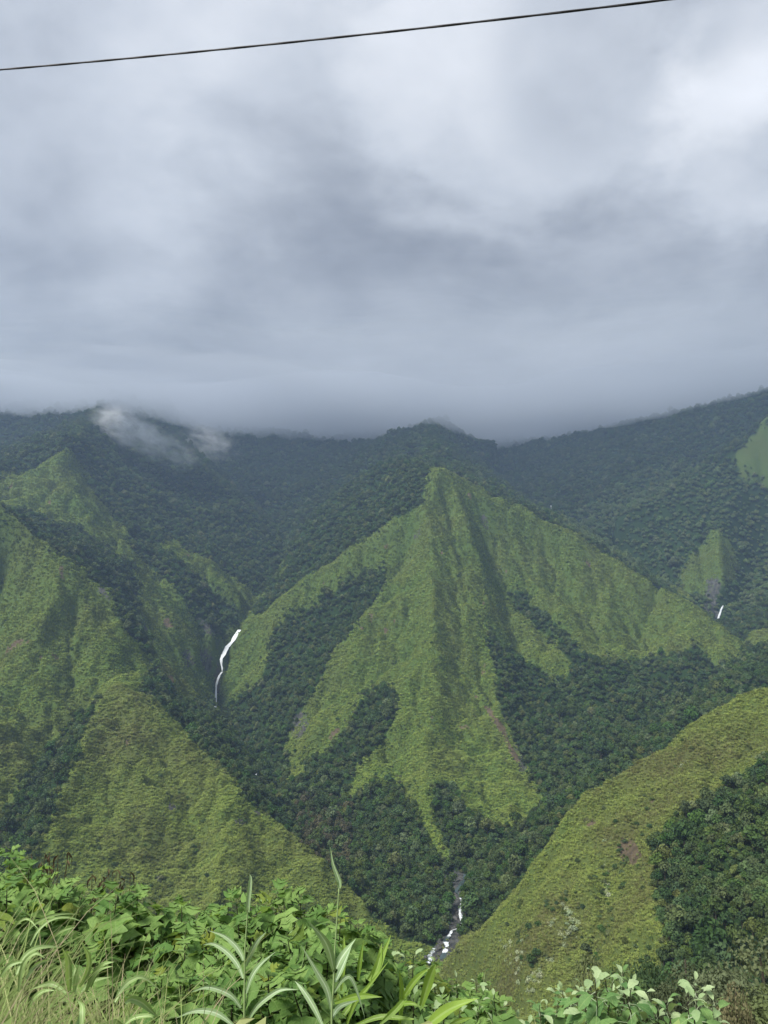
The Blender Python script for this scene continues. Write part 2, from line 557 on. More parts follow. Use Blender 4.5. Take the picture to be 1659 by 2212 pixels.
Z, FIX, VAL = solve_land()
Z = blur(Z, 2)
near_w = np.clip((RR - 60) / 120, 0, 1)
far_w = np.clip(.42 + (RR - 200) / 1300, 0.42, 1)
Z = Z + near_w * far_w * (14.0 * fbm(GX, GY, 150, 3, 0.5, 3) + 17.0 * fbm(GX, GY, 58, 4, 0.58, 11))
ACC = None
for step in range(3):
    ACC = drainage(Z + 2.4 * fbm(GX, GY, 24, 2, 0.6, 31 + step))
    inc = np.clip((np.maximum(ACC, 1) / 140.0) ** 0.36 - 0.9, 0, 4.6)
    inc = blur(inc, 1)
    Z = Z - near_w * far_w * inc * 2.1
ACC = blur(np.log10(np.maximum(ACC, 1)), 3)
# the crests and valley lines keep their surveyed heights
Z = Z + .85 * relax(FIX, np.where(FIX, VAL - blur(Z, 2), 0))
Z = blur(Z, 1) + near_w * (3.4 * fbm(GX, GY, 16, 3, 0.6, 51))


def tan_run():
    T = Z / np.hypot(GX, GY)
    return T, np.maximum.accumulate(T, axis=1)


TAN, TRUN = tan_run()


def land_z(x, y):
    r = np.hypot(x, y); t = np.arctan2(x, y)
    fi = np.clip((t + TH) / dth, 0, NT_ - 1.001); fj = np.clip((np.log(np.maximum(r, 1)) - lr[0]) / dlr, 0, NR_ - 1.001)
    i = fi.astype(int); j = fj.astype(int); a = fi - i; b = fj - j
    return (Z[i, j] * (1 - a) + Z[i + 1, j] * a) * (1 - b) + (Z[i, j + 1] * (1 - a) + Z[i + 1, j + 1] * a) * b


def hit(u, v, back=0.0):
    """where the line of sight through (u, v) meets the land"""
    x, y, z = at(u, v, 1.0)
    t = math.atan2(x, y); tz = z / math.hypot(x, y)
    i = int(np.clip(round((t + TH) / dth), 0, NT_ - 1))
    w = np.nonzero(TAN[i, :] >= tz)[0]
    j = w[0] if len(w) else NR_ - 1
    r = math.exp(lr[j]) - back
    return Vector((r * math.sin(t), r * math.cos(t), r * tz))


def visible(x, y, h):
    """is a thing of height h standing there seen from the road"""
    r = np.hypot(x, y); t = np.arctan2(x, y)
    i = np.clip(np.rint((t + TH) / dth), 0, NT_ - 1).astype(int)
    j = np.clip(np.floor((np.log(np.maximum(r, R0)) - lr[0]) / dlr), 1, NR_ - 1).astype(int)
    return (land_z(x, y) + h) / r >= TRUN[i, np.maximum(j - 2, 0)] - 1e-4


# ------------------------------------------------------------------ what grows where (outlines of the woods, then broken up by noise)
PU, PV = project(np.stack([GX.ravel(), GY.ravel(), Z.ravel()], 1))
wob = 19 * fbm(GX, GY, 55, 4, 0.62, 71).ravel()
PU2 = PU + wob
PV2 = PV + 17 * fbm(GX, GY, 55, 4, 0.62, 75).ravel()
DD = GY.ravel()
WOODS = [
 ([(932,1008),(870,998),(760,1045),(640,1150),(560,1300),(545,1338),(592,1303),(662,1247),(742,1197),(831,1135),(916,1088)],1060,1420,.25),
 ([(20,1098),(120,1130),(230,1150),(280,1200),(330,1275),(300,1300),(320,1420),(400,1530),(440,1520),(470,1545),(480,1600),(560,1660),(640,1760),(760,1880),(860,2020),(760,1960),(690,1850),(570,1750),(400,1580),(300,1490),(330,1450),(270,1350),(230,1270),(100,1170),(0,1095)],480,1150),
 ([(210,1050),(330,1105),(350,1175),(430,1245),(490,1315),(525,1310),(515,1350),(480,1372),(470,1395),(420,1335),(350,1255),(280,1180)],940,1300),
 ([(800,1220),(845,1230),(790,1318),(705,1430),(655,1530),(610,1620),(640,1640),(590,1700),(520,1640),(470,1600),(480,1540),(510,1500),(560,1500),(580,1400),(640,1330),(720,1270)],700,1120),
 ([(780,1490),(850,1490),(870,1520),(820,1600),(760,1690),(730,1740),(760,1800),(830,1900),(900,1990),(940,2050),(860,2030),(700,1840),(560,1680),(620,1690),(660,1660),(740,1600)],440,880),
 ([(800,1690),(870,1700),(895,1760),(930,1840),(990,1885),(980,1950),(940,2050),(850,2000),(760,1830),(740,1760)],430,760),
 ([(935,1690),(985,1700),(1010,1770),(1090,1800),(1165,1755),(1180,1800),(1020,1900),(985,1870),(950,1800)],500,760),
 ([(1045,1345),(1075,1380),(1110,1425),(1190,1475),(1245,1445),(1150,1345),(1085,1280),(1110,1265),(1190,1345),(1260,1418),(1330,1430),(1450,1430),(1490,1388),(1530,1430),(1570,1450),(1610,1410),(1800,1380),(1800,1500),(1540,1560),(1420,1660),(1260,1760),(1150,1920),(1040,2060),(935,2090),(1000,1890),(1090,1830),(1175,1750),(1120,1615),(1075,1515),(1055,1405)],452,1100),
 ([(1505,1720),(1560,1700),(1659,1645),(1800,1640),(1800,2300),(1330,2300),(1395,2110),(1440,2060),(1430,1950),(1402,1830),(1440,1800)],60,430),
 ([(-200,1840),(0,1780),(50,1690),(100,1630),(150,1590),(172,1540),(205,1505),(200,1560),(185,1590),(140,1690),(95,1790),(60,1860),(-200,2000)],380,700),
]
GRASSY = [   # open grass within the far woods
 ([(1548,1138),(1500,1195),(1440,1270),(1475,1300),(1530,1290),(1580,1275),(1605,1225),(1575,1180)],1150,1420),
 ([(1659,902),(1800,895),(1800,1060),(1680,1040),(1630,1030),(1590,1035),(1575,1005),(1612,955)],1300,1600),
 ([(612,1205),(628,1235),(620,1258),(592,1255)],1150,1420),
 ([(0,1020),(60,1030),(112,985),(147,962),(170,990),(205,1060),(190,1100),(235,1160),(330,1275),(300,1290),(230,1180),(120,1135),(0,1095)],1000,1260),
 ([(345,1160),(420,1200),(500,1262),(530,1305),(490,1300),(430,1250),(370,1200)],1050,1230),
 ([(290,1215),(345,1280),(400,1345),(440,1405),(400,1400),(330,1330),(290,1270)],920,1060),
 ([(936,1004),(955,1002),(1010,1056),(1000,1100),(915,1096)],1100,1240),
]
forest = (np.clip((np.hypot(GX, GY).ravel() - 1180) / 60, 0, 1) > 0.5).astype(float)
beyond = (GY.ravel() > 1150) & (PU > 940) & (PV < 1180)
for poly, d0, d1, *wf in WOODS:
    wf = wf[0] if wf else 1.0
    m = in_poly(PU + wf * (PU2 - PU), PV + wf * (PV2 - PV), poly) & (DD > d0) & (DD < d1)
    forest[m] = 1
for poly, d0, d1 in GRASSY:
    m = in_poly(PU2, PV2, poly) & (DD > d0) & (DD < d1)
    forest[m] = 0
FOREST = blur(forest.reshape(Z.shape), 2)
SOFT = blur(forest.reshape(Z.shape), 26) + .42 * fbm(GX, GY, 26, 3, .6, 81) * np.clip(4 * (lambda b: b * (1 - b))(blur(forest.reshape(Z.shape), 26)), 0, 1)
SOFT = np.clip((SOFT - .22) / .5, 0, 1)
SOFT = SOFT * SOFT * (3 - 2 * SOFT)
FRINGE = blur(forest.reshape(Z.shape), 40)

ROCK = np.zeros(Z.size); SOIL = np.zeros(Z.size)
for poly, arr, d0, d1, s in (
    ([(392,1408),(410,1392),(422,1425),(408,1445),(396,1430)],ROCK,850,1100,.9),
    ([(428,1398),(446,1402),(462,1438),(446,1462),(434,1432)],ROCK,850,1100,.9),
    ([(420,1330),(455,1345),(470,1375),(440,1372)],ROCK,850,1100,.8),
    ([(300,1340),(320,1350),(312,1420),(295,1400)],ROCK,850,1100,.7),
    ([(205,1262),(225,1268),(238,1295),(215,1285)],ROCK,700,860,1.0),
    ([(635,1545),(660,1530),(668,1570),(645,1600),(625,1590)],ROCK,700,1000,.8),
    ([(1035,1115),(1050,1110),(1058,1150),(1045,1150)],ROCK,900,1200,.8),
    ([(1525,1255),(1545,1235),(1560,1262),(1548,1300),(1555,1340),(1530,1345),(1520,1300)],ROCK,1100,1330,.9),
    ([(905,1140),(925,1145),(890,1180),(875,1175)],ROCK,900,1150,.6),
    ([(1040,1520),(1060,1530),(1085,1565),(1100,1600),(1125,1640),(1115,1650),(1090,1600),(1065,1560)],SOIL,600,860,1.0),
    ([(1105,1590),(1130,1610),(1140,1665),(1125,1680),(1112,1630)],ROCK,600,860,.8),
    ([(1330,1835),(1345,1810),(1370,1815),(1385,1850),(1370,1872),(1345,1862)],SOIL,250,430,1.0),
    ([(1625,1690),(1659,1685),(1700,1690),(1700,1740),(1645,1735)],SOIL,250,430,.9),
    ([(8,1398),(40,1382),(70,1380),(60,1390),(30,1398),(12,1410)],SOIL,550,800,1.0),
    ([(360,1740),(380,1738),(382,1752),(366,1752)],ROCK,400,620,1.0),
    ([(507,1772),(530,1768),(532,1782),(512,1786)],ROCK,400,620,1.0),
    ([(545,1745),(565,1750),(562,1762),(548,1756)],ROCK,400,620,1.0),
    ([(335,1890),(352,1886),(350,1905),(338,1902)],ROCK,380,620,.9),
    ([(270,1595),(282,1600),(278,1615),(272,1612)],SOIL,400,640,.8),
    ([(930,1895),(985,1880),(1005,1880),(1004,1915),(1000,1960),(1000,2020),(980,2050),(950,2075),(918,2072),(945,2035),(970,1995),(976,1950),(980,1910)],ROCK,380,560,1.0),
):
    m = in_poly(PU + .25 * (PU2 - PU), PV + .25 * (PV2 - PV), poly) & (DD > d0) & (DD < d1)
    arr[m] = np.maximum(arr[m], s)
ROCK = blur(ROCK.reshape(Z.shape), 1); SOIL = blur(SOIL.reshape(Z.shape), 1)
slip = np.clip((fbm(GX, GY, 34, 3, .55, 611) - .56) * 9, 0, 1) * np.clip(1 - SOFT * 3, 0, 1) * (RR < 1250) * near_w
SOIL = np.maximum(SOIL, .8 * slip)
# broad tone of the grass: 0 fresh green .. 1 dry olive brown
tone = np.full(Z.size, 0.42)
tone[(PU > 950) & (DD < 460)] = 0.76
tone[(PU < 820) & (DD < 830) & (PV > 1050)] = 0.62
tone[(PU < 330) & (DD > 640) & (DD < 830)] = 0.46
tone[(PU > 560) & (PU < 1300) & (DD > 540)] = 0.42
tone[(PU > 1120) & (DD > 900)] = 0.46
LUSH_G = np.clip((ACC - 2.5) / 1.4, 0, 1)
TONE = blur(tone.reshape(Z.shape), 12) + 0.34 * fbm(GX, GY, 60, 4, 0.6, 91) - .28 * LUSH_G


def land_normals():
    ti, tj = np.gradient(np.stack([GX, GY, Z], -1), axis=(0, 1))
    nn = np.cross(ti, tj)
    nn /= np.maximum(np.linalg.norm(nn, axis=-1, keepdims=True), 1e-9)
    nn *= np.sign(nn[..., 2:3])
    return nn


LN = land_normals()


def land_material():
    m = NT('hillside_grass')
    co = m.n('ShaderNodeNewGeometry').outputs['Position']
    tone_, fo, ro, so = m.attr('tone'), m.attr('forest'), m.attr('rock'), m.attr('soil')
    n1 = m.noise(0.09, 6, 0.62, co)
    n2 = m.noise(0.45, 5, 0.65, co, 0.6)
    t = m.math('ADD', tone_, m.math('MULTIPLY', m.math('SUBTRACT', n1, 0.5), 0.5))
    ramp = m.n('ShaderNodeValToRGB')
    m.put(ramp.inputs[0], t)
    e = ramp.color_ramp.elements
    e[0].position, e[0].color = 0.0, (0.052, 0.095, 0.022, 1)
    e[1].position, e[1].color = 1.0, (0.078, 0.076, 0.030, 1)
    k = ramp.color_ramp.elements.new(0.45); k.color = (0.070, 0.105, 0.026, 1)
    k = ramp.color_ramp.elements.new(0.72); k.color = (0.078, 0.098, 0.028, 1)
    col = m.mix(m.remap(n2, 0.35, 0.7, 0.05, 0.35), ramp.outputs[0], (0.040, 0.062, 0.017, 1))
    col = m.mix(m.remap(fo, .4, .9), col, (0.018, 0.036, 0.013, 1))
    rockc = m.mix(m.remap(m.noise(0.22, 5, 0.7, co), 0.35, 0.65), (0.030, 0.032, 0.034, 1), (0.085, 0.085, 0.078, 1))
    soilc = m.mix(m.remap(m.noise(0.3, 5, 0.7, co), 0.35, 0.65), (0.060, 0.048, 0.032, 1), (0.115, 0.090, 0.058, 1))
    edge = m.noise(0.16, 5, 0.7, co)
    col = m.mix(m.math('MULTIPLY', m.remap(ro, .05, .4), m.remap(m.math('ADD', m.math('MULTIPLY', ro, .8), m.math('MULTIPLY', m.math('SUBTRACT', edge, 0.5), 2.2)), 0.38, 0.62)), col, rockc)
    col = m.mix(m.remap(m.math('ADD', so, m.math('MULTIPLY', m.math('SUBTRACT', edge, 0.5), 0.9)), 0.35, 0.6), col, soilc)
    h = m.math('ADD', m.math('MULTIPLY', n2, 1.0), m.math('MULTIPLY', n1, 2.0))
    return m.finish(m.principled(col, 0.95, m.bump(h, 0.55, 1.0), 0.05))


def build_land():
    verts = np.stack([GX.ravel(), GY.ravel(), Z.ravel()], 1)
    idx = np.arange(NT_ * NR_).reshape(NT_, NR_)
    q = np.stack([idx[:-1, :-1], idx[1:, :-1], idx[1:, 1:], idx[:-1, 1:]], -1).reshape(-1, 4)
    me = mesh_np('terrain', verts, q.ravel(), np.full(len(q), 4))
    # faces must look up
    for nm, a in (('tone', TONE), ('forest', SOFT), ('rock', ROCK), ('soil', SOIL)):
        at_ = me.attributes.new(nm, 'FLOAT', 'POINT')
        at_.data.foreach_set('value', a.ravel().astype(np.float32))
    o = link('terrain', me, land_material())
    tag(o, kind='structure')
    return o


land = build_land()


def build_verge():
    xs = np.linspace(-45, 45, 121); ys = np.linspace(-25, 46, 110)
    X, Y = np.meshgrid(xs, ys, indexing='ij')
    zz = ground_near(X, Y)
    far = np.hypot(X, Y)
    zz = zz + 0.06 * fbm(X, Y, 1.4, 3, 0.5, 5) - 0.25 * np.clip((far - 36) / 6, 0, 4)
    idx = np.arange(X.size).reshape(X.shape)
    q = np.stack([idx[:-1, :-1], idx[1:, :-1], idx[1:, 1:], idx[:-1, 1:]], -1).reshape(-1, 4)
    me = mesh_np('verge', np.stack([X.ravel(), Y.ravel(), zz.ravel()], 1), q.ravel(), np.full(len(q), 4))
    m = NT('verge_soil')
    co = m.coord()
    c = m.mix(m.remap(m.noise(2.2, 5, 0.65, co), 0.35, 0.65), (0.035, 0.045, 0.018, 1), (0.075, 0.070, 0.035, 1))
    o = link('verge', me, m.finish(m.principled(c, 0.95, m.bump(m.noise(9, 4, 0.6, co), 0.6, 0.05), 0.1)))
    tag(o, kind='structure')


build_verge()
# ------------------------------------------------------------------ trees and tussocks of the far slopes
def foliage_mat(name, c_dark, c_light, rough=0.75, trans=0.22, instancer=True, hue=0.06):
    m = NT(name)
    oi = m.n('ShaderNodeObjectInfo').outputs['Random']
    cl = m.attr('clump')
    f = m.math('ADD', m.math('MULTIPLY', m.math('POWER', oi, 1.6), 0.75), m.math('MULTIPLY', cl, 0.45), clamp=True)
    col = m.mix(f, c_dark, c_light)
    hs = m.n('ShaderNodeHueSaturation')
    r2 = m.math('FRACT', m.math('MULTIPLY', oi, 37.7))
    m.put(hs.inputs['Hue'], m.math('ADD', 0.5 - hue * .6, m.math('MULTIPLY', r2, hue)))
    m.put(hs.inputs['Saturation'], m.math('ADD', 0.8, m.math('MULTIPLY', m.math('FRACT', m.math('MULTIPLY', oi, 91.3)), 0.3)))
    m.put(hs.inputs['Color'], col)
    c = hs.outputs[0]
    return m.finish(m.leaf(c, rough, 0.18, trans))


def bark_mat():
    m = NT('bark')
    co = m.coord()
    c = m.mix(m.noise(6, 4, 0.6, co), (0.045, 0.036, 0.026, 1), (0.14, 0.12, 0.095, 1))
    return m.finish(m.principled(c, 0.9, None, 0.1))


M_BARK = bark_mat()
M_WOOD = foliage_mat('woodland_leaf', (0.013, 0.038, 0.012, 1), (0.084, 0.140, 0.036, 1))
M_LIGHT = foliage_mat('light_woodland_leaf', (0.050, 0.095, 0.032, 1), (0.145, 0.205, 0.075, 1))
M_PALE = foliage_mat('silvery_leaf', (0.18, 0.24, 0.12, 1), (0.38, 0.44, 0.26, 1), trans=0.15)
M_BROWN = foliage_mat('rusty_leaf', (0.050, 0.058, 0.026, 1), (0.13, 0.115, 0.062, 1), hue=.02)
M_OLIVE = foliage_mat('olive_leaf', (0.042, 0.070, 0.020, 1), (0.135, 0.160, 0.050, 1), hue=.03)
M_DUSK = foliage_mat('dusky_green_leaf', (0.030, 0.052, 0.018, 1), (0.100, 0.130, 0.045, 1), hue=.03)
M_GREYLEAF = foliage_mat('grey_green_leaf', (0.050, 0.070, 0.030, 1), (0.16, 0.19, 0.10, 1), hue=.01)
M_STRAW = foliage_mat('straw_leaf', (0.13, 0.125, 0.045, 1), (0.26, 0.245, 0.095, 1), hue=.008)


def crown_mesh(name, seed, lobes=7, per=42, leaf=0.20, tall=1.0, mat=None):
    rng = np.random.default_rng(seed)
    V, F, CL = [], [], []
    cs = [(0, 0, 1.15 * tall, 0.55)]
    for k in range(lobes - 1):
        a = 2 * math.pi * k / (lobes - 1) + rng.uniform(-.4, .4)
        d = rng.uniform(.34, .60)
        cs.append((d * math.cos(a), d * math.sin(a), rng.uniform(.55, 1.05) * tall, rng.uniform(.34, .52)))
    for (cx, cy, cz, cr) in cs:
        tone = rng.uniform(0.0, 0.75)
        for i in range(per):
            n = rng.normal(size=3); n[2] += 0.35; n /= np.linalg.norm(n)
            if n[2] < -0.55:
                n[2] *= -1
            rad = cr * rng.uniform(.72, 1.08)
            c = np.array([cx, cy, cz]) + n * rad * np.array([1, 1, .85])
            nn = n + rng.normal(size=3) * .55; nn /= np.linalg.norm(nn)
            t = np.cross(nn, rng.normal(size=3)); t /= np.linalg.norm(t); b = np.cross(nn, t)
            s = leaf * rng.uniform(.6, 1.25); s2 = s * rng.uniform(.5, .8)
            k0 = len(V)
            V += [c - t * s, c - b * s2 + nn * s * .15, c + t * s, c + b * s2 + nn * s * .15]
            F.append((k0, k0 + 1, k0 + 2, k0 + 3))
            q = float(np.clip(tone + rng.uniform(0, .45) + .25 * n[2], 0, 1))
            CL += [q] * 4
    me = bpy.data.meshes.new(name)
    me.from_pydata([tuple(p) for p in V], [], F)
    a = me.attributes.new('clump', 'FLOAT', 'POINT')
    a.data.foreach_set('value', np.array(CL, np.float32))
    if mat: me.materials.append(mat)
    return me


def tube_np(path, radii, sides=6):
    """a bent tapering tube: vertex and face lists"""
    V, F = [], []
    n = len(path)
    for i, (p, r) in enumerate(zip(path, radii)):
        p = Vector(p)
        d = (Vector(path[min(i + 1, n - 1)]) - Vector(path[max(i - 1, 0)])).normalized()
        a = d.orthogonal().normalized() if abs(d.z) > .9 else d.cross(Vector((0, 0, 1))).normalized()
        b = d.cross(a)
        for k in range(sides):
            t = 2 * math.pi * k / sides
            V.append(tuple(p + (a * math.cos(t) + b * math.sin(t)) * r))
    for i in range(n - 1):
        for k in range(sides):
            k2 = (k + 1) % sides
            F.append((i * sides + k, i * sides + k2, (i + 1) * sides + k2, (i + 1) * sides + k))
    F.append(tuple(range(sides))[::-1]); F.append(tuple((n - 1) * sides + k for k in range(sides)))
    return V, F


def join_np(parts):
    V, F = [], []
    for v, f in parts:
        o = len(V); V += v; F += [tuple(i + o for i in q) for q in f]
    return V, F


def trunk_mesh(name, seed, tall=1.0):
    rng = random.Random(seed)
    parts = [tube_np([(0, 0, -.45), (rng.uniform(-.05, .05), rng.uniform(-.05, .05), .35), (rng.uniform(-.08, .08), rng.uniform(-.08, .08), .8 * tall), (0, 0, 1.25 * tall)], [.075, .055, .035, .012], 5)]
    for k in range(5):
        a = 2 * math.pi * k / 5 + rng.uniform(-.4, .4); z0 = rng.uniform(.25, .6) * tall
        d = rng.uniform(.4, .6)
        parts.append(tube_np([(0, 0, z0), (.5 * d * math.cos(a), .5 * d * math.sin(a), z0 + .22), (d * math.cos(a), d * math.sin(a), z0 + rng.uniform(.3, .5))], [.035, .024, .008], 4))
    V, F = join_np(parts)
    me = bpy.data.meshes.new(name); me.from_pydata(V, [], F); me.materials.append(M_BARK)
    return me


def joined_tree(name, crown, trunk):
    """one mesh with crown and trunk for the mass of the wood"""
    me = bpy.data.meshes.new(name)
    V = [tuple(v.co) for v in crown.vertices]; n = len(V)
    F = [tuple(p.vertices) for p in crown.polygons]; nf = len(F)
    V += [tuple(v.co) for v in trunk.vertices]
    F += [tuple(i + n for i in p.vertices) for p in trunk.polygons]
    me.from_pydata(V, [], F)
    me.materials.append(crown.materials[0]); me.materials.append(M_BARK)
    me.polygons.foreach_set('material_index', np.array([0] * nf + [1] * (len(F) - nf), np.int32))
    a = me.attributes.new('clump', 'FLOAT', 'POINT')
    src = np.zeros(n, np.float32); crown.attributes['clump'].data.foreach_get('value', src)
    a.data.foreach_set('value', np.concatenate([src, np.zeros(len(V) - n, np.float32)]))
    return me


CROWNS, TRUNKS = [], []
for k in range(8):
    tall = [1.0, 1.25, .85, 1.1, 1.45, .9, 1.0, .95][k]
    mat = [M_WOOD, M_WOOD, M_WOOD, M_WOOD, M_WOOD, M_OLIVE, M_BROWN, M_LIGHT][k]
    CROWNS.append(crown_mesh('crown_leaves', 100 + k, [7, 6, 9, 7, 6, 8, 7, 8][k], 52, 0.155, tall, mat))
    TRUNKS.append(trunk_mesh('trunk_wood', 200 + k, tall))
PALE_CROWN = crown_mesh('pale_crown_leaves', 120, 7, 30, 0.22, .8, M_PALE)


def proto_collection(name, meshes):
    c = bpy.data.collections.new(name)
    for i, me in enumerate(meshes):
        c.objects.link(bpy.data.objects.new('%s_%02d' % (name, i), me))
    return c


def scatter_group(coll):
    ng = bpy.data.node_groups.new('scatter', 'GeometryNodeTree')
    ng.interface.new_socket('Geometry', in_out='INPUT', socket_type='NodeSocketGeometry')
    ng.interface.new_socket('Geometry', in_out='OUTPUT', socket_type='NodeSocketGeometry')
    N, L = ng.nodes.new, ng.links.new
    gi, go = N('NodeGroupInput'), N('NodeGroupOutput')
    ci = N('GeometryNodeCollectionInfo')
    ci.inputs['Collection'].default_value = coll
    ci.inputs['Separate Children'].default_value = True
    ci.inputs['Reset Children'].default_value = True
    ip = N('GeometryNodeInstanceOnPoints')
    ip.inputs['Pick Instance'].default_value = True

    def named(nm, typ):
        a = N('GeometryNodeInputNamedAttribute'); a.data_type = typ
        a.inputs['Name'].default_value = nm
        return a.outputs['Attribute']
    e2r = N('FunctionNodeEulerToRotation')
    L(named('rot', 'FLOAT_VECTOR'), e2r.inputs[0])
    L(gi.outputs[0], ip.inputs['Points'])
    L(ci.outputs[0], ip.inputs['Instance'])
    L(named('pick', 'INT'), ip.inputs['Instance Index'])
    L(e2r.outputs[0], ip.inputs['Rotation'])
    L(named('size', 'FLOAT_VECTOR'), ip.inputs['Scale'])
    L(ip.outputs[0], go.inputs[0])
    return ng


def scatter(name, coll, P, rot, size, pick, extra=None):
    me = bpy.data.meshes.new(name)
    n = len(P)
    me.vertices.add(n)
    me.vertices.foreach_set('co', np.asarray(P, np.float32).ravel())
    for nm, typ, arr in (('rot', 'FLOAT_VECTOR', rot), ('size', 'FLOAT_VECTOR', size)):
        a = me.attributes.new(nm, typ, 'POINT'); a.data.foreach_set('vector', np.asarray(arr, np.float32).ravel())
    a = me.attributes.new('pick', 'INT', 'POINT'); a.data.foreach_set('value', np.asarray(pick, np.int32))
    for nm, arr in (extra or {}).items():
        arr = np.asarray(arr, np.float32)
        if arr.ndim == 2:
            a = me.attributes.new(nm, 'FLOAT_VECTOR', 'POINT'); a.data.foreach_set('vector', arr.ravel())
        else:
            a = me.attributes.new(nm, 'FLOAT', 'POINT'); a.data.foreach_set('value', arr)
    o = link(name, me)
    md = o.modifiers.new('scatter', 'NODES')
    md.node_group = scatter_group(coll)
    return o


CELL = RR ** 2 * dth * dlr


def sow(weight, seed):
    """random places with so many per square metre"""
    rng = np.random.default_rng(seed)
    lam = np.clip(weight * CELL, 0, 50)
    k = rng.poisson(lam)
    ii, jj = np.nonzero(k)
    ii = np.repeat(ii, k[k > 0]); jj = np.repeat(jj, k[k > 0])
    t = th[ii] + rng.uniform(-.5, .5, len(ii)) * dth
    l = lr[jj] + rng.uniform(-.5, .5, len(ii)) * dlr
    r = np.exp(l)
    return r * np.sin(t), r * np.cos(t), ii, jj


def thin(x, y, r, seed=0):
    """keep at most one per cell of size r (array), so crowns do not pile up"""
    key = np.round(x / r).astype(np.int64) * 1000003 + np.round(y / r).astype(np.int64)
    _, first = np.unique(key, return_index=True)
    return np.sort(first)


# keep water clear of trees
def path_clear(u, v, path, rad, below=10):
    d = np.full(u.shape, 1e9)
    for (a, b), (c, e) in zip(path[:-1], path[1:]):
        ab = np.array([c - a, e - b]); L2 = (ab ** 2).sum()
        t = np.clip(((u - a) * ab[0] + (v - b) * ab[1]) / L2, 0, 1)
        d = np.minimum(d, np.hypot(u - a - t * ab[0], (v - b - t * ab[1])))
    return d > rad


FALLS_A = [(517.3,1360.3,8),(509.3,1372,12),(502.7,1385,10),(490.8,1397,12),(485.5,1408,12),(477.6,1424,8),(478,1434,5),(480,1444,4),(480,1450,3)]
FALLS_B = [(480,1451,4),(473.6,1459.5,4),(469.7,1470,5),(467,1481,3.5),(466.3,1502,4),(466.3,1520,5),(464,1530,5)]
FALLS_C = [(1562,1308,3),(1558,1316,6),(1554,1328,5),(1549,1343,7)]
RIVER = [(1004,1888,7),(1003,1897,9),(993,1915,12),(985,1925,9),(994,1934,8),(998,1947,7),(994,1964,8),(995,1979,9),(998,1993,6),(991,2005,6),(976,2010,6),(970,2021,10),(963,2030,13),(963,2036,13),(966,2043,8),(961,2056,14),(955,2072,16)]
RIVER_B = [(958,2036,7),(944,2043,6),(938,2048,8),(934,2056,10),(928,2064,9),(929,2073,9),(924,2082,9)]
BED = [(1003,1890),(985,1925),(985,1960),(990,1990),(972,2015),(950,2045),(935,2070)]

uS, vS = None, None
area_w = SOFT * np.clip(1 - ROCK * .8, 0, 1)
sp = np.clip(4.5 + (RR - 600) / 1400 * 2.6, 4.0, 7.2)
x, y, ii, jj = sow(area_w / sp ** 2 * 2.7, 11)
spx = sp[ii, jj]
keep = thin(x, y, spx * .74)
x, y, ii, jj, spx = x[keep], y[keep], ii[keep], jj[keep], spx[keep]
r = np.hypot(x, y); z = land_z(x, y)
uu, vv = project(np.stack([x, y, z + 3], 1))
ok = visible(x, y, 12.0) & (r > 55)
for path, dmin, dmax, rad in (([p[:2] for p in FALLS_A], 900, 1200, 9), ([p[:2] for p in FALLS_B], 900, 1200, 8), ([p[:2] for p in FALLS_C], 1100, 1300, 7), (BED, 420, 560, 11), ([(927,2065),(960,2065)], 380, 560, 12)):
    dn = (y > dmin) & (y < dmax)
    c1 = path_clear(uu, vv, path, rad) & path_clear(uu, vv - 9, path, rad * .6)
    ok &= ~(dn & ~c1)
x, y, z, ii, jj, spx, r = (a[ok] for a in (x, y, z, ii, jj, spx, r))
n = len(x)
rs = np.random.default_rng(5)
edge_small = np.clip(.45 + .6 * SOFT[ii, jj], .42, 1)
gul = fbm(x, y, 45, 2, .5, 301)
crown_r = spx * rs.uniform(.42, .86, n) * edge_small * (1 + .3 * gul)
crown_r = np.where(rs.random(n) < .07, crown_r * rs.uniform(1.3, 1.9, n), crown_r)
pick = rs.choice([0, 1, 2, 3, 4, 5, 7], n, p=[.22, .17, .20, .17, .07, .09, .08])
uu, vv = project(np.stack([x, y, z + 3], 1))
pick = np.where((uu > 640) & (uu < 760) & (vv > 1720) & (vv < 1870) & (rs.random(n) < .5), 6, pick)
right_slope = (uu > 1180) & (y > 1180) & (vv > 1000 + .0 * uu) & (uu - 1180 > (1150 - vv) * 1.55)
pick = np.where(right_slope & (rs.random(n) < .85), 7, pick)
size = np.stack([crown_r, crown_r, crown_r * rs.uniform(.85, 1.35, n)], 1)
rotz = rs.uniform(0, 6.283, n)
P = np.stack([x, y, z + crown_r * .12], 1)
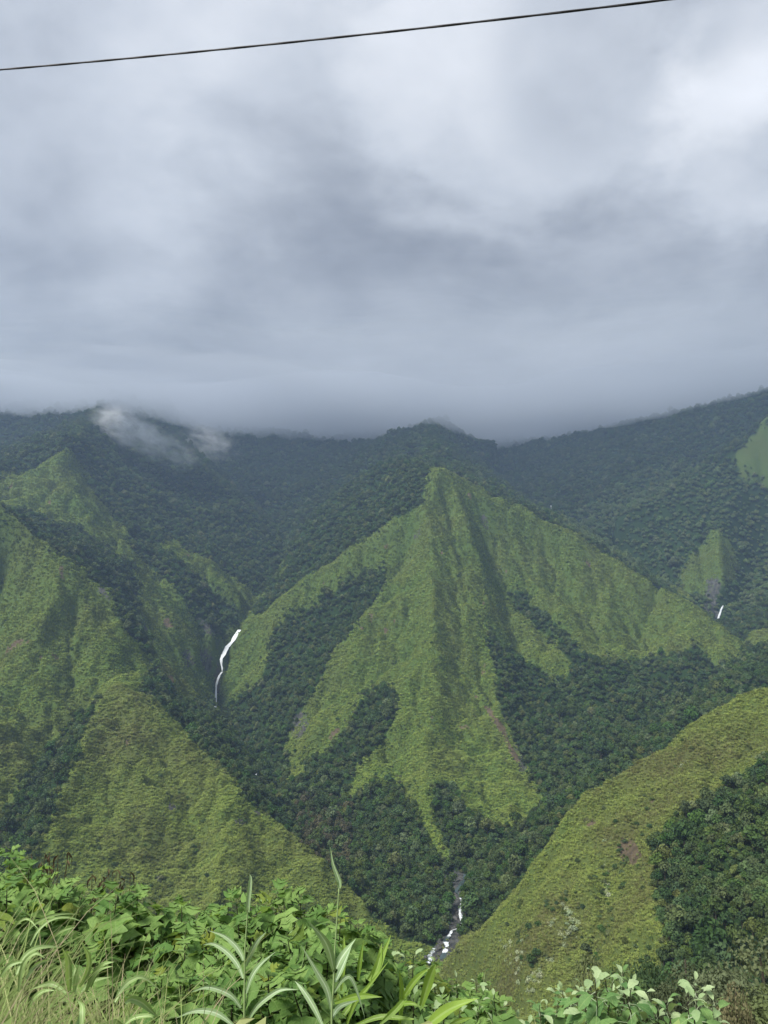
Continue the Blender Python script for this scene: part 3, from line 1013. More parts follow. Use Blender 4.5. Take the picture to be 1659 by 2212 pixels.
# the 300 that show largest stand as trees of their own
in_view = (uu > -20) & (uu < 1680) & (vv > 0) & (vv < 2230) & visible(x, y, 4.0)
px = crown_r / r * in_view
order = np.argsort(-px)
solo = order[:300]
mass = np.ones(n, bool); mass[solo] = False
TREE_MESHES = [joined_tree('woodland_tree', c, t) for c, t in zip(CROWNS, TRUNKS)]
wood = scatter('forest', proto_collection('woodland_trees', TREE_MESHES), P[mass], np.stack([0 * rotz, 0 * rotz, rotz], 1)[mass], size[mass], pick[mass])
tag(wood, 'dark green forest filling the valleys and covering the far mountains', 'forest', kind='stuff')
ZONES = [   # (who grows there, group, test, outline of the wood in the photograph)
 ('in the right-edge ravine', 'trees in the ravine of the near right spur', lambda u, v, D: D < 430 and u > 1050, (1400, 1659, 1650, 2200)),
 ('right of the river', 'trees on the right bank of the river', lambda u, v, D: u > 985 and D < 580, (985, 1200, 1800, 2060)),
 ('left of the river', 'trees on the left bank of the river', lambda u, v, D: u <= 985 and u > 700 and D < 620, (740, 985, 1750, 2060)),
 ('in the left-edge gully', 'trees in the gully at the left edge', lambda u, v, D: u < 330 and D < 720, (0, 180, 1580, 1850)),
 ('in the right valley wood', 'trees in the right valley', lambda u, v, D: u > 1000, (1050, 1659, 1350, 1800)),
 ('in the left valley wood', 'trees in the left valley', lambda u, v, D: True, (470, 900, 1230, 1800)),
]
LOOK = ['round green tree', 'tall green tree', 'broad green tree', 'leafy green tree', 'slender high tree', 'olive-green tree', 'rusty-brown tree', 'light green tree']
for k, i in enumerate(solo):
    t = empty('broadleaf_tree', P[i])
    t.rotation_euler = (0, 0, rotz[i]); t.scale = size[i]
    link('trunk', TRUNKS[pick[i]], None, t)
    link('crown', CROWNS[pick[i]], None, t)
    for lab, grp, f, (ua, ub, va, vb) in ZONES:
        if f(uu[i], vv[i], y[i]):
            a, b = (uu[i] - ua) / (ub - ua), (vv[i] - va) / (vb - va)
            row = ['top edge', 'upper part', 'halfway up', 'lower part', 'near the foot'][int(np.clip(b * 5, 0, 4))]
            colm = ['left edge', 'left side', 'left of middle', 'right of middle', 'right side', 'right edge'][int(np.clip(a * 6, 0, 5))]
            big = 'large ' if crown_r[i] > 1.15 * spx[i] * .64 else 'small ' if crown_r[i] < .8 * spx[i] * .64 else ''
            tag(t, '%s%s %s, %s, %s' % (big, LOOK[pick[i]], lab, row, colm), 'tree', grp); break
print('trees', n, 'mass', mass.sum())

# ---- shrubs dotted over the grass, thickest in the little gullies
sh_w = (1 - SOFT) * (1 - np.clip(ROCK + SOIL, 0, 1)) * (RR > 150) * (0.0010 + 0.010 * ((GX / GY > -.18) & (GX / GY < .32) & (GY > 540) & (GY < 1200)) + 0.014 * np.clip((ACC - 3.6) / .8, 0, 1) + 0.06 * np.clip(fbm(GX, GY, 70, 3, .6, 401) - .28, 0, .4) + 0.26 * np.clip(FRINGE - .12, 0, .5) * np.clip(.5 + 2 * fbm(GX, GY, 25, 2, .5, 403), 0, 1.5)) * np.clip((TONE * -1.2 + 1.35), .7, 1)
x, y, ii, jj = sow(sh_w, 21)
ok = visible(x, y, 2.0) & (np.hypot(x, y) < 1500)
x, y = x[ok], y[ok]
# bushes that follow the gullies of the near spurs
for (u, v, c, su, sv) in ((1345,1850,14,9,40),(1310,1960,26,10,50),(1285,2060,26,14,40),(1195,1960,22,26,10),(1120,2020,14,16,12),(1395,1740,10,10,30),(1400,2050,14,22,36),(1160,2080,12,20,14),(400,1740,10,6,30),(425,1850,16,8,40),(300,1880,8,20,20),(345,1900,12,12,14),(530,1780,8,14,10),(150,1440,8,10,30),(110,1260,6,12,18)):
    q = np.array([tuple(hit(u + random.gauss(0, su), v + random.gauss(0, sv))) for _ in range(c)])
    x = np.concatenate([x, q[:, 0]]); y = np.concatenate([y, q[:, 1]])
n = len(x)
rs = np.random.default_rng(6)
s = rs.uniform(.7, 1.7, n) * np.where(rs.random(n) < .12, 1.6, 1)
# understorey in the nearer woods
ux, uy, _, _ = sow(FOREST * (RR < 650) * (RR > 60) * .11 * np.clip(1 - ROCK, 0, 1), 23)
ok = visible(ux, uy, 2.5)
x = np.concatenate([x, ux[ok]]); y = np.concatenate([y, uy[ok]])
s = np.concatenate([s, rs.uniform(1.0, 2.0, ok.sum())]); n = len(x)
shrubs = scatter('shrubs', proto_collection('slope_shrubs', [CROWNS[i] for i in (0, 2, 3, 5)]), np.stack([x, y, land_z(x, y) - s * .3], 1), np.stack([0 * s, 0 * s, rs.uniform(0, 6.28, n)], 1), np.stack([s, s, s * .9], 1), rs.integers(0, 4, n))
tag(shrubs, 'low dark bushes dotted over the grassy slopes', 'shrubs', kind='stuff')
print('shrubs', n)

# ---- silvery trees on the near right spur
PALE = [(1222,1995,15,26),(1235,2010,8,20),(1205,2010,8,20),(1310,1880,9,30),(1312,1930,8,14),(1112,2080,14,26),(1150,2110,16,20),(1095,2050,7,14),(1225,1975,8,12),(1640,1640,4,8),(1475,1655,4,6),(1190,2075,7,10)]
pts = []
for (u, v, c, sd) in PALE:
    for k in range(c):
        q = hit(u + random.gauss(0, sd * .55), v + random.gauss(0, sd * .75))
        pts.append(tuple(q))
pts = np.array(pts); n = len(pts)
s = RNG.uniform(.9, 1.9, n)
silver = scatter('silvery_scrub', proto_collection('silvery_bushes', [PALE_CROWN]), pts - np.array([0, 0, .3]), np.stack([0 * s, 0 * s, RNG.uniform(0, 6.28, n)], 1), np.stack([s, s, s * .8], 1), np.zeros(n))
tag(silver, 'patches of pale silvery scrub on the near right spur', 'scrub', kind='stuff')


# ---- grass tussocks
def tuft_mesh(name, seed, blades=18, spread=.6):
    rng = random.Random(seed)
    V, F, CL = [], [], []
    for k in range(blades):
        a = rng.uniform(0, 6.283); d = rng.uniform(0, .35)
        bx, by = d * math.cos(a), d * math.sin(a)
        a2 = a + rng.uniform(-.6, .6); L = rng.uniform(.6, 1.1)
        w = rng.uniform(.055, .11)
        px, py = -math.sin(a2) * w, math.cos(a2) * w
        mx, my, mz = bx + math.cos(a2) * spread * .45 * L, by + math.sin(a2) * spread * .45 * L, .62 * L
        ex, ey, ez = bx + math.cos(a2) * spread * 1.25 * L, by + math.sin(a2) * spread * 1.25 * L, .72 * L * rng.uniform(.6, 1.15)
        o = len(V)
        V += [(bx - px, by - py, -.25), (bx + px, by + py, -.25), (mx - px, my - py, mz), (mx + px, my + py, mz), (ex, ey, ez)]
        F += [(o, o + 1, o + 3, o + 2), (o + 2, o + 3, o + 4)]
        t = rng.random()
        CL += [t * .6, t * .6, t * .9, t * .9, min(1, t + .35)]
    me = bpy.data.meshes.new(name); me.from_pydata(V, [], F)
    at_ = me.attributes.new('clump', 'FLOAT', 'POINT'); at_.data.foreach_set('value', np.array(CL, np.float32))
    return me


def tuft_mat():
    m = NT('slope_grass_blade')
    tn = m.n('ShaderNodeAttribute', attribute_name='tone', attribute_type='INSTANCER').outputs['Fac']
    oi = m.n('ShaderNodeObjectInfo').outputs['Random']
    cl = m.attr('clump')
    t = m.math('ADD', tn, m.math('MULTIPLY', m.math('SUBTRACT', oi, 0.5), 0.35))
    ramp = m.n('ShaderNodeValToRGB'); m.put(ramp.inputs[0], t)
    e = ramp.color_ramp.elements
    e[0].position, e[0].color = 0.0, (0.115, 0.188, 0.040, 1)
    e[1].position, e[1].color = 1.0, (0.115, 0.116, 0.044, 1)
    k = ramp.color_ramp.elements.new(0.45); k.color = (0.168, 0.216, 0.050, 1)
    k = ramp.color_ramp.elements.new(0.72); k.color = (0.150, 0.182, 0.050, 1)
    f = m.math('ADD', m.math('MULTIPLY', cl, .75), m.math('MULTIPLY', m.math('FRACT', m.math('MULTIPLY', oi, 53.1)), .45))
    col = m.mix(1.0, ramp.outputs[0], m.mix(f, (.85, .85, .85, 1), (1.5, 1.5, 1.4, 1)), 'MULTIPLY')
    # a tussock is lit as a rounded tuft, not blade by blade
    g = m.n('ShaderNodeNewGeometry').outputs['Normal']
    v1 = m.n('ShaderNodeVectorMath', operation='SCALE'); m.t.links.new(g, v1.inputs[0]); v1.inputs['Scale'].default_value = 0.38
    ln = m.n('ShaderNodeAttribute', attribute_name='slope', attribute_type='INSTANCER').outputs['Vector']
    v2 = m.n('ShaderNodeVectorMath', operation='ADD'); m.t.links.new(v1.outputs[0], v2.inputs[0]); m.t.links.new(ln, v2.inputs[1])
    v3 = m.n('ShaderNodeVectorMath', operation='NORMALIZE'); m.t.links.new(v2.outputs[0], v3.inputs[0])
    return m.finish(m.leaf(col, 0.85, 0.05, 0.12, v3.outputs[0]))


M_TUFT = tuft_mat()
TUFTS = [tuft_mesh('tussock', 300 + k) for k in range(5)]
for t in TUFTS: t.materials.append(M_TUFT)
sp = np.clip(1.35 + (RR - 300) / 800 * 2.0, 1.2, 3.4)
w = np.clip(1 - SOFT * 1.1, 0, 1) * (1 - np.clip(ROCK * .9 + SOIL * .95, 0, 1)) / sp ** 2 * (RR > 120) * (RR < 1500) * 2.4
w *= np.clip(1.0 + 1.0 * fbm(GX, GY, 9, 2, .6, 501), .4, 1.6)
x, y, ii, jj = sow(w, 31)
ok = visible(x, y, 2.5)
x, y, ii, jj = x[ok], y[ok], ii[ok], jj[ok]; n = len(x)
rs = np.random.default_rng(8)
s = sp[ii, jj] * rs.uniform(.5, .95, n)
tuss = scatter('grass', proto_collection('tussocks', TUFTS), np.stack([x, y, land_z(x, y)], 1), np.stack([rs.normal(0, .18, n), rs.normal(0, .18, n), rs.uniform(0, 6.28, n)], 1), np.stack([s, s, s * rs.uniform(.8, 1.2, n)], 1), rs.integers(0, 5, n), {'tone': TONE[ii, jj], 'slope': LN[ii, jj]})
tag(tuss, 'olive green tussock grass covering the steep spurs', 'grass', kind='stuff')
print('tufts', n)

# ------------------------------------------------------------------ waterfalls, river, boulders
def water_mat():
    m = NT('white_water')
    fo = m.attr('foam')
    co = m.n('ShaderNodeNewGeometry').outputs['Position']
    mp = m.n('ShaderNodeMapping'); m.t.links.new(co, mp.inputs['Vector']); mp.inputs['Scale'].default_value = (1.0, 1.0, 0.28)
    n = m.noise(0.75, 4, 0.65, mp.outputs[0])
    f = m.remap(m.math('ADD', fo, m.math('MULTIPLY', m.math('SUBTRACT', n, .5), 1.8)), 0.25, 0.95)
    col = m.mix(f, (0.045, 0.065, 0.066, 1), (0.70, 0.735, 0.765, 1))
    rough = m.math('ADD', 0.12, m.math('MULTIPLY', f, 0.6))
    return m.finish(m.principled(col, rough, m.bump(n, .3, .3), 0.3))


M_WATER = water_mat()


def ribbon(path, pull, seed, foam, bulge=.8, sub=5, smooth=6):
    """a sheet of water following the land between the given places; each row is a row of the stream from bank to bank"""
    rng = random.Random(seed)
    rows = []
    for a, b in zip(path[:-1], path[1:]):
        for k in range(sub):
            t = k / sub
            rows.append([a[i] + (b[i] - a[i]) * t for i in range(3)] + [foam(a) + (foam(b) - foam(a)) * t])
    rows.append([*path[-1], foam(path[-1])])
    V, F, FO = [], [], []
    C = 7
    ph = rng.uniform(0, 9)
    hits = [hit(r[0], r[1], 0) for r in rows]
    dist = np.array([h.length for h in hits])
    for _ in range(smooth):
        q = np.pad(dist, 2, mode='edge')
        dist = (q[:-4] + 2 * q[1:-3] + 3 * q[2:-2] + 2 * q[3:-1] + q[4:]) / 9
    for i, (u, v, w, fo) in enumerate(rows):
        d = float(dist[i]) - pull
        c = hits[i].normalized() * d
        half = w * .5 * d / F_PX * (1 + .12 * math.sin(i * .9 + ph) + rng.uniform(-.08, .08))
        sh = rng.uniform(-.05, .05) * half
        ray = c.normalized()
        for k in range(C):
            s = k / (C - 1) * 2 - 1
            p = c + Vector((s * half + sh, 0, 0)) - ray * (bulge * (1 - s * s) + rng.uniform(-.06, .06) * bulge)
            V.append(tuple(p)); FO.append(fo - .25 * abs(s) + rng.uniform(-.12, .12))
    n = len(rows)
    for i in range(n - 1):
        for k in range(C - 1):
            F.append((i * C + k, i * C + k + 1, (i + 1) * C + k + 1, (i + 1) * C + k))
    # a back sheet closes it, so it has a body
    o = len(V)
    V += [tuple(Vector(p) * 1.0012) for p in V]; FO += FO
    F += [tuple(q + o for q in reversed(f)) for f in F]
    for i in range(n - 1):
        for k in (0, C - 1):
            F.append((i * C + k, (i + 1) * C + k, (i + 1) * C + k + o, i * C + k + o))
    return V, F, FO


def water(name, ribbons, label):
    V, F, FO = [], [], []
    for v, f, fo in ribbons:
        o = len(V); V += v; F += [tuple(i + o for i in q) for q in f]; FO += fo
    me = bpy.data.meshes.new(name); me.from_pydata(V, [], F)
    a = me.attributes.new('foam', 'FLOAT', 'POINT'); a.data.foreach_set('value', np.array(FO, np.float32))
    me.polygons.foreach_set('use_smooth', np.ones(len(F), bool))
    o = link(name, me, M_WATER)
    tag(o, label, kind='structure')
    return o


full = lambda p: 1.35
water('waterfall', [ribbon([(u, v, w * .72) for u, v, w in FALLS_A], 11, 1, full, .5)], 'tall white upper waterfall left of the central spur')
water('waterfall', [ribbon([(u, v, w * 1.0) for u, v, w in FALLS_B], 11, 4, full, .5)], 'thin lower waterfall below the tall one')
water('waterfall', [ribbon([(u, v, w * .7) for u, v, w in FALLS_C], 9.0, 5, lambda p: .8, .5)], 'small white waterfall at the right edge below the grassy patch')
water('waterfall', [ribbon([(1190, 1092, 1.6), (1191, 1098, 1.6), (1193, 1105, 1.4)], 14.0, 6, lambda p: .75)], 'distant thread of a waterfall above the right skyline')
RAPIDS = [(1004,1892),(990,1929),(996,1935),(998,1948),(994,1965),(996,1980),(998,1994),(990,2006),(976,2010),(971,2021),(964,2036),(967,2042),(961,2056),(938,2048),(934,2056),(928,2064),(929,2071)]


def river_foam(p):
    d = min(math.hypot(p[0] - a, (p[1] - b) * 1.2) for a, b in RAPIDS)
    return 1.05 - 0.17 * d


water('river', [ribbon([(u, v, w * .72) for u, v, w in RIVER], 2.2, 7, river_foam, .35, 8, 2), ribbon(RIVER_B[2:], 2.4, 8, lambda p: .62, .35, 6, 2)], 'rocky mountain river with white rapids')
water('stream', [ribbon([(561, 1640, 1.5), (559, 1645, 2.5), (557, 1650, 1.5)], 9.0, 9, full), ribbon([(556, 1666, 1.5), (554, 1670, 3), (553, 1674, 2)], 9.0, 10, full)], 'white stretch of the stream among the trees')


def boulder_mesh(name, seed):
    bm = bmesh.new()
    bmesh.ops.create_icosphere(bm, subdivisions=2, radius=1.0)
    rng = random.Random(seed)
    planes = [(Vector((rng.gauss(0, 1), rng.gauss(0, 1), rng.gauss(0, 1))).normalized(), rng.uniform(.55, .85)) for _ in range(9)]
    for v in bm.verts:
        for n, d in planes:
            k = v.co.dot(n)
            if k > d: v.co -= n * (k - d) * .9
        v.co *= rng.uniform(.95, 1.05)
        v.co.z *= .72
    me = bpy.data.meshes.new(name); bm.to_mesh(me); bm.free()
    return me


def boulder_mat():
    m = NT('wet_river_rock')
    co = m.coord()
    c = m.mix(m.noise(2.2, 5, .65, co), (0.016, 0.017, 0.018, 1), (0.085, 0.080, 0.074, 1))
    oi = m.n('ShaderNodeObjectInfo').outputs['Random']
    c = m.mix(m.math('MULTIPLY', oi, .5), c, (0.055, 0.050, 0.042, 1))
    return m.finish(m.principled(c, .55, m.bump(m.noise(5, 4, .6, co), .5, .2), .35))


M_ROCK = boulder_mat()
BOULD = [boulder_mesh('boulder', 40 + k) for k in range(5)]
for b in BOULD: b.materials.append(M_ROCK)
BPOS = [(955,2038,5),(948,2044,6),(944,2052,5),(966,2050,5),(957,2066,6),(937,2062,4),(989,1960,4),(992,1986,4),(983,2003,4),(969,2027,4),(984,1930,7),(978,1938,6),(987,1941,6),(981,1948,5),(975,1955,6),(986,1956,5),(980,1965,7),(987,1972,5),(984,1985,9),(990,1990,5),(976,1996,7),(968,2005,5),(962,2015,5),(975,2014,4),(954,2023,5),(958,2030,4),(952,2040,7),(946,2036,5),(950,2050,8),(943,2058,6),(951,2062,7),(940,2068,6),(958,2046,5),(972,2034,4),(975,2048,5),(946,2072,8),(970,2062,5),(922,2058,5),(920,2068,6),(955,2076,6),(1000,1955,3.5),(1001,1972,3.5),(985,1912,5),(978,1922,5)]
for k, (u, v, w) in enumerate(BPOS):
    p = hit(u, v, .3)
    o = link('boulder', BOULD[k % 5])
    s = w * .8 * p.length / F_PX
    o.location = p; o.scale = (s * 1.15, s, s)
    o.rotation_euler = (random.uniform(-.3, .3), random.uniform(-.3, .3), random.uniform(0, 6.28))
    up = 'upper' if v < 1975 else 'middle' if v < 2030 else 'lower'
    sz = 'large' if w >= 7 else 'small' if w < 5 else 'mid-sized'
    lr_ = 'left' if u < 985 - (v - 1930) * .28 else 'right'
    tag(o, '%s dark wet boulder on the %s side of the river, %s reach' % (sz, lr_, up), 'boulder', 'boulders in the %s reach of the river' % up)


# ------------------------------------------------------------------ the wire overhead
def cable():
    a, b = Vector(at(-10, 151.5, 7.6)), Vector(at(1440, -0.5, 5.6))
    d = b - a
    m = NT('black_cable')
    co = m.coord()
    c = m.mix(m.noise(60, 3, .6, co), (0.012, 0.012, 0.014, 1), (0.030, 0.030, 0.034, 1))
    mat = m.finish(m.principled(c, .55, None, .3))
    root = empty('overhead_cable', a + d * .5)
    tag(root, 'black twisted overhead cable crossing the sky', 'cable')
    ts = np.linspace(-2.2, 3.2, 700)
    for k in range(2):
        path = []
        for t in ts:
            p = a + d * float(t)
            p.z -= .035 * (1 - (2 * t - 1) ** 2) * (1.0)
            ang = t * d.length / 1.1 * 2 * math.pi + k * math.pi
            p += Vector((0, math.cos(ang), math.sin(ang))) * .0022
            path.append(p - root.location)
        V, F = tube_np(path, [.0088] * len(path), 7)
        me = bpy.data.meshes.new('strand'); me.from_pydata([tuple(v) for v in V], [], F)
        me.polygons.foreach_set('use_smooth', np.ones(len(F), bool))
        link('strand', me, mat, root)


cable()
# ------------------------------------------------------------------ plants on the bank in front
def front_leaf_mat(name, c0, c1, under, trans=.38, rough=.55, spec=.22, yellow=0.1, veins=True):
    m = NT(name)
    oi = m.n('ShaderNodeObjectInfo').outputs['Random']
    co = m.coord()
    col = m.mix(oi, c0, c1)
    y = m.remap(m.math('FRACT', m.math('MULTIPLY', oi, 17.31)), 1 - yellow, 1.0, 0, 1)
    col = m.mix(y, col, (0.22, 0.26, 0.035, 1))
    n = m.noise(14, 4, .6, co)
    col = m.mix(m.math('MULTIPLY', m.remap(n, .4, .7), .35), col, (c0[0] * .55, c0[1] * .6, c0[2] * .6, 1))
    if veins:
        sx = m.n('ShaderNodeSeparateXYZ'); m.t.links.new(co, sx.inputs[0])
        rib = m.remap(m.math('ABSOLUTE', sx.outputs[0]), .0, .022, 1, 0)
        side = m.math('ABSOLUTE', m.math('SINE', m.math('MULTIPLY', m.math('SUBTRACT', sx.outputs[1], m.math('MULTIPLY', m.math('ABSOLUTE', sx.outputs[0]), .8)), 26)))
        sv = m.remap(side, 0, .16, .5, 0)
        col = m.mix(m.math('MULTIPLY', m.math('MAXIMUM', rib, sv), .55), col, (0.26, 0.36, 0.13, 1))
    bf = m.n('ShaderNodeNewGeometry').outputs['Backfacing']
    col = m.mix(bf, col, under)
    return m.finish(m.leaf(col, rough, spec, trans, m.bump(n, .35, .02), m.mix(1.0, col, (1.25, 1.3, .65, 1), 'MULTIPLY')))


M_LOBED = front_leaf_mat('lobed_leaf', (0.090, 0.190, 0.042, 1), (0.235, 0.365, 0.098, 1), (0.22, 0.33, 0.12, 1))
M_WHITE = front_leaf_mat('white_backed_leaf', (0.085, 0.185, 0.055, 1), (0.16, 0.27, 0.085, 1), (0.40, 0.49, 0.30, 1), .22, yellow=0.02)
M_YOUNG = front_leaf_mat('pale_young_leaf', (0.24, 0.35, 0.16, 1), (0.38, 0.47, 0.26, 1), (0.42, 0.49, 0.32, 1), .25, yellow=0.0)


def simple_mat(name, c0, c1, rough=.8, trans=0.0, scale=8):
    m = NT(name)
    co = m.coord()
    oi = m.n('ShaderNodeObjectInfo').outputs['Random']
    c = m.mix(m.math('ADD', m.math('MULTIPLY', oi, .5), m.math('MULTIPLY', m.noise(scale, 4, .6, co), .6), clamp=True), c0, c1)
    return m.finish(m.leaf(c, rough, .2, trans) if trans else m.principled(c, rough, None, .2))


M_STEM = simple_mat('dark_stem', (0.018, 0.016, 0.014, 1), (0.060, 0.062, 0.030, 1), .7)
M_GSTEM = simple_mat('green_stem', (0.17, 0.26, 0.09, 1), (0.30, 0.40, 0.17, 1), .6)
M_DRY = simple_mat('dry_leaf', (0.035, 0.024, 0.016, 1), (0.15, 0.115, 0.06, 1), .9, .2)


def leaf_mesh(name, seed, kind='lobed'):
    """a leaf one unit long from its stalk to its tip, folded along the midrib and drooping"""
    rng = random.Random(seed)
    j = lambda a: rng.uniform(-a, a)
    if kind == 'lobed':
        side = [(.015, 0), (.15, .02), (.28, .09), (.40, .20 + j(.03)), (.60 + j(.07), .46 + j(.06)), (.36 + j(.03), .40 + j(.02)), (.27 + j(.03), .47), (.30 + j(.03), .58 + j(.03)), (.42 + j(.06), .78 + j(.04)), (.22 + j(.03), .68 + j(.02)), (.15, .80), (.06, .92), (0, 1.0)]
    else:
        side = [(.01, 0), (.10, .08), (.19, .22), (.24, .38), (.26 + j(.04), .50), (.21, .58), (.20, .68), (.12, .82), (.05, .93), (0, 1.0)]
    droop = rng.uniform(.45, 1.15); fold = rng.uniform(.05, .45); twist = j(.25); wav = rng.uniform(.03, .07)
    ph = rng.uniform(0, 6)

    def bend(x, y):
        z = fold * abs(x) + wav * math.sin(9 * y + ph + 5 * abs(x)) * (abs(x) * 2.2) + twist * x * y
        th_ = droop * y * 1.3
        k = (1 - math.cos(th_)) / max(droop * 1.3, 1e-3)
        yy = math.sin(th_) / max(droop * 1.3, 1e-3)
        return (x, yy + z * math.sin(th_), -k + z * math.cos(th_) - .18 * x * x * droop)
    V, F = [], []
    ys = [s[1] for s in side]
    for x, y in side: V.append(bend(0, y))                      # midrib
    n = len(side)
    for sg in (1, -1):
        o = len(V)
        for x, y in side[:-1]: V.append(bend(sg * x * (1 + j(.08)), y + j(.012)))
        for i in range(n - 1):
            a, b = i, i + 1
            c = o + i + 1 if i + 1 < n - 1 else None
            if c is None:
                f = (a, b, o + i)
            else:
                f = (a, b, c, o + i)
            F.append(f if sg < 0 else f[::-1])
    # stalk
    L = .38
    o = len(V)
    pts = [(-.016, 0, 0), (.016, 0, 0), (0, 0, -.022), (-.02, -L, -.06), (.02, -L, -.06), (0, -L, -.085)]
    V += pts
    F += [(o, o + 1, o + 4, o + 3), (o + 1, o + 2, o + 5, o + 4), (o + 2, o, o + 3, o + 5)]
    V = [(x, y + L, z + .07 * 0) for x, y, z in V]
    me = bpy.data.meshes.new(name); me.from_pydata(V, [], F)
    me.polygons.foreach_set('use_smooth', np.ones(len(F), bool))
    return me


def leaf_set(kind, mat, seed, n=6):
    r_ = []
    for k in range(n):
        me = leaf_mesh('leaf', seed + k, kind); me.materials.append(mat); r_.append(me)
    return r_


LOBED = leaf_set('lobed', M_LOBED, 500, 9)
WHITE = leaf_set('oval', M_WHITE, 530)
YOUNG = leaf_set('oval', M_YOUNG, 560, 3)


def gz(x, y):
    return float(ground_near(x, y))


def aim(o, pos, out, up, scale):
    """place a leaf: its length runs along out, its upper face looks along up"""
    yv = out.normalized(); xv = yv.cross(up).normalized(); zv = xv.cross(yv)
    m = Matrix((xv, yv, zv)).transposed().to_4x4()
    o.matrix_local = Matrix.Translation(pos) @ m @ Matrix.Diagonal((scale, scale, scale, 1))


def leafy_shrub(name, tips, base, leaves, label, cat, group, rng, size=.24, per=13, low=.42, tilt=0.0, tip_young=None, stem_mat=None):
    """a clump of stems, one per tip, with leaves spiralling up each"""
    bx, by = base
    root = empty(name, (bx, by, gz(bx, by)))
    R = Vector(root.location)
    tag(root, label, cat, group)
    for tp in tips:
        tp = Vector(tp) - R
        b0 = Vector((rng.uniform(-.12, .12), rng.uniform(-.12, .12), -.1))
        path = []
        for i in range(7):
            t = i / 6
            p = b0.lerp(tp, t); k = math.sin(math.pi * t) * .09
            path.append(p + Vector((k * rng.uniform(-1, 1), k * rng.uniform(-1, 1), 0.10 * math.sin(math.pi * t))))
        V, F = tube_np(path, [.013, .012, .011, .010, .008, .006, .003], 5)
        me = bpy.data.meshes.new('stem'); me.from_pydata([tuple(v) for v in V], [], F); me.materials.append(stem_mat or M_STEM)
        link('stem', me, None, root)
        a = rng.uniform(0, 6.28)
        L = (tp - b0).length
        cnt = max(6, int(per * L / 1.3))
        for i in range(cnt):
            t = 1 - (i / cnt) ** 1.15 * (1 - low)
            f = t * 6; k = min(int(f), 5)
            pos = path[k].lerp(path[k + 1], f - k)
            a += 2.4 + rng.uniform(-.35, .35)
            s = size * (.45 + .75 * min(1, i / 4)) * rng.uniform(.8, 1.22)
            pitch = math.radians(55 - 68 * min(1, i / 4) + rng.uniform(-18, 18)) + tilt
            out = Vector((math.cos(a) * math.cos(pitch), math.sin(a) * math.cos(pitch), math.sin(pitch)))
            up = Vector((rng.uniform(-.35, .35), rng.uniform(-.35, .35) - .1, 1))
            src = leaves
            if tip_young and i < tip_young and rng.random() < .75: src = YOUNG
            o = link('leaf', src[rng.randrange(len(src))], None, root)
            aim(o, pos, out, up, s)
    return root


ORD = ['first', 'second', 'third', 'fourth', 'fifth', 'sixth', 'seventh', 'eighth', 'ninth', 'tenth', 'eleventh', 'twelfth', 'thirteenth', 'fourteenth', 'fifteenth', 'sixteenth', 'seventeenth', 'eighteenth', 'nineteenth', 'twentieth']
rf = random.Random(99)
BACK = [(20,1832,7.4),(62,1872,7.0),(105,1896,6.9),(152,1906,6.8),(200,1938,7.0),(238,1920,6.6),(292,1924,6.6),(338,1958,6.8),(392,1952,6.8),(456,1966,6.6),(520,1938,6.4),(596,1922,6.2),(648,1935,6.3),(706,1962,6.5),(768,1992,6.6),(806,2015,6.7)]
MID = [(15,1915,6.2),(160,2000,6.2),(245,2015,6.1),(330,2030,5.9),(400,2010,5.7),(470,2030,5.6),(545,2020,5.5),(620,2010,5.5),(690,2040,5.6),(755,2070,5.8)]
FRONT = [(350,2110,5.1),(420,2095,5.0),(500,2110,4.9),(580,2100,4.9),(655,2120,5.0),(730,2140,5.2)]
RIGHT = [(850,2062,7.4),(893,2058,7.6),(940,2078,7.8),(985,2112,7.6),(1030,2118,7.6),(1066,2150,7.4),(900,2120,6.6),(960,2160,6.6),(1030,2180,6.6)]


def shrub_row(rows, text, group, spread, per, size, name='lobed_leaf_shrub', leaves=None, young=None):
    for k, (u, v, D) in enumerate(rows):
        tips = []
        for q in range(4):
            du = 0 if q == 0 else rf.uniform(-spread, spread)
            dv = 0 if q == 0 else rf.uniform(4, 42)
            tips.append(at(u + du, v + 6 + dv, D + rf.uniform(-.45, .45)))
        bx = sum(t[0] for t in tips) / 4; by = sum(t[1] for t in tips) / 4 - .1
        leafy_shrub(name, tips, (bx, by), leaves or LOBED, text % ORD[k], 'shrub', group, rf, size, per, tip_young=young)


shrub_row(BACK, 'green lobed-leaf shrub, %s from the left along the skyline of the bank', 'lobed-leaf shrubs along the back of the bank', 42, 18, .165)
shrub_row(MID, 'green lobed-leaf shrub, %s from the left in the middle row on the bank', 'lobed-leaf shrubs in the middle of the bank', 48, 18, .16)
shrub_row(FRONT, 'bright green lobed-leaf shrub, %s from the left in the nearest row', 'lobed-leaf shrubs nearest the road', 48, 17, .155)
shrub_row(RIGHT, 'lobed-leaf shrub right of the tall grasses, %s from the left', 'lobed-leaf shrubs falling away to the right', 38, 17, .15, young=2)
PALES = [(1165,2165,7.0),(1215,2135,6.9),(1262,2128,6.6),(1305,2100,6.4),(1345,2098,6.3),(1392,2140,6.6),(1440,2165,7.0),(1500,2118,6.5),(1545,2160,6.8),(1120,2200,7.0)]
shrub_row(PALES, 'shrub with pale white-backed leaves at lower right, %s of its row', 'pale-leaved shrubs at the lower right', 30, 15, .165, 'pale_leaf_shrub', WHITE, 3)
# the small plant standing alone above the right shrubs
leafy_shrub('small_sapling', [at(1035, 2120, 9.0), at(1058, 2118, 9.1), at(1048, 2100, 9.0)], (at(1046, 2120, 9.0)[0], 9.0), LOBED, 'thin twiggy sapling rising above the shrubs right of the river', 'sapling', None, rf, .13, 5, .55, stem_mat=M_GSTEM)


